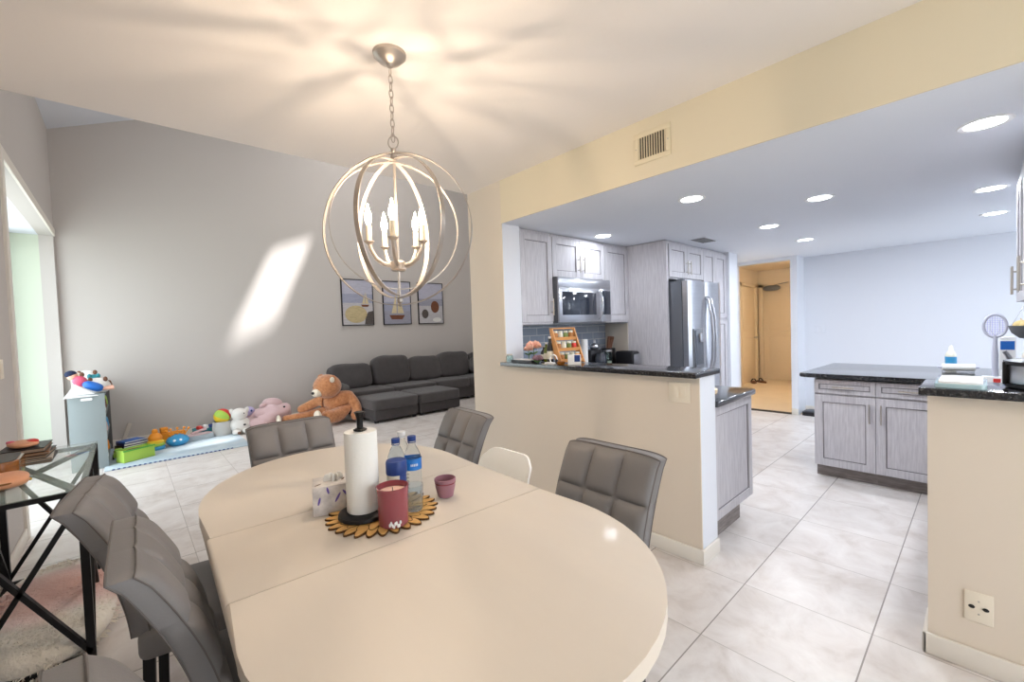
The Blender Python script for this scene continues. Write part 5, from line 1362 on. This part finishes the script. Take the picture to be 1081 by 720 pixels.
for (nm, lb, loc, r, m) in (('white_plush', 'white plush animal heaped behind the rag doll on the toy shelf', (-.24, 6.66, ZS+.085), (.10, .10, .085), 'white_plush'),
                            ('grey_plush', 'cream plush animal leaning in the corner beside the doll hair', (-.40, 6.70, ZS+.12), (.06, .08, .12), 'cream_plush'),
                            ('green_plush', 'small teal-green toy between the plush animals on the shelf top', (-.28, 6.88, ZS+.10), (.06, .06, .10), 'teal'),
                            ('brown_plush', 'brown plush toy at the right end of the shelf top', (-.19, 6.98, ZS+.05), (.055, .14, .05), 'brown'),
                            ('spotted_plush', 'white plush dog with dark ear at the top of the heap on the shelf', (-.34, 7.06, ZS+.12), (.11, .12, .12), 'white_plush')):
    t = thing(nm, lb, 'plush toy', loc)
    b = NB(); blob(b, (0, 0, 0), r, 20, 14, .9, .2, 9); obj('body', b, m, t)
    for s in (-1, 1): b = NB(); blob(b, (s*r[0]*.6, -r[1]*.5, r[2]*.8), (.02, .015, .028), 12, 8); obj('ear', b, 'brown' if m != 'teal' else 'teal', t)
    b = NB(); blob(b, (.0, -r[1]*.98, r[2]*.1), (.008, .006, .008), 8, 6); obj('nose', b, 'blackp', t)

# ------------------------------------------------------------------ daylight
w = bpy.data.worlds.new('daylight'); SC.world = w; w.use_nodes = True
nt = w.node_tree; bg = nt.nodes['Background']
tc = nt.nodes.new('ShaderNodeTexCoord'); sp = nt.nodes.new('ShaderNodeSeparateXYZ'); nt.links.new(tc.outputs['Generated'], sp.inputs[0])
rp = nt.nodes.new('ShaderNodeValToRGB'); rp.color_ramp.elements[0].position = .42; rp.color_ramp.elements[0].color = (.42, .50, .40, 1)
rp.color_ramp.elements[1].position = .56; rp.color_ramp.elements[1].color = (.86, .93, 1, 1)
mm = nt.nodes.new('ShaderNodeMath'); mm.operation = 'MULTIPLY_ADD'; mm.inputs[1].default_value = .5; mm.inputs[2].default_value = .5
nt.links.new(sp.outputs['Z'], mm.inputs[0]); nt.links.new(mm.outputs[0], rp.inputs['Fac']); nt.links.new(rp.outputs[0], bg.inputs['Color'])
bg.inputs['Strength'].default_value = 3.5
s = bpy.data.lights.new('sun', 'SUN'); s.energy = 13; s.angle = R(3); s.color = (1, .98, .98)
so = bpy.data.objects.new('sun', s); COL.objects.link(so)
so.rotation_euler = Vector((-.44, .50, -1)).to_track_quat('-Z', 'Y').to_euler()
def daylight(name, loc, d, sx, sy, e, col=(.86, .94, 1)):
    """area lamp added just inside a window opening to stand in for sky light"""
    l = bpy.data.lights.new(name, 'AREA'); l.shape = 'RECTANGLE'; l.size = sx; l.size_y = sy; l.energy = e; l.color = col
    o = bpy.data.objects.new(name, l); COL.objects.link(o); o.location = loc
    o.rotation_euler = Vector(d).to_track_quat('-Z', 'Z').to_euler()
    return o
daylight('alcove_window_light', (gx+.05, 5.95, 1.3), (1, 0, 0), 2.8, 2.4, 50, (.92, .97, 1))
daylight('rear_fill_light', (1.05, YR+.02, 1.25), (0, 1, 0), 1.8, 1.8, 30, (.96, .97, 1))  # added fill lamp for the dining room, at the unseen rear window
daylight('nook_fill_light', (6.25, -2.55, 1.4), (0, 1, 0), 1.4, 1.1, 30, (.86, .92, 1))  # added lamp that brightens the kitchen from the unseen nook window
daylight('roof_fill_light', (3.30, 5.74, 5.50), (-.2, .1, -1), .6, .7, 46, (1, .96, .93))  # this lamp and the next are added to brighten the living room evenly
daylight('roof_fill_light', (3.02, 3.78, 5.38), (-.1, .3, -1), .9, .4, 42, (1, .96, .93))
# hall ceiling lamp
t = thing('hall_ceiling_lamp', 'warm glass ceiling lamp out of sight in the hallway', 'ceiling lamp', (8.4, 1.75, 2.4))
b = NB(); lathe(b, [(0, -.10), (.08, -.09), (.14, -.05), (.15, -.012), (0, -.012)], n=32); obj('shade', b, mat('warm_glowing_glass', srgb(255, 230, 190), .4, emit=(1, .86, .68, 1), estr=85), t)
b = NB(); lathe(b, [(0, -.012), (.16, -.012), (.16, 0), (0, 0)], n=32); obj('base_plate', b, 'nickel', t)

SC.view_settings.view_transform = 'Standard'; SC.view_settings.look = 'None'
SC.view_settings.exposure = 0.0; SC.view_settings.gamma = 1; SC.view_settings.use_curve_mapping = False
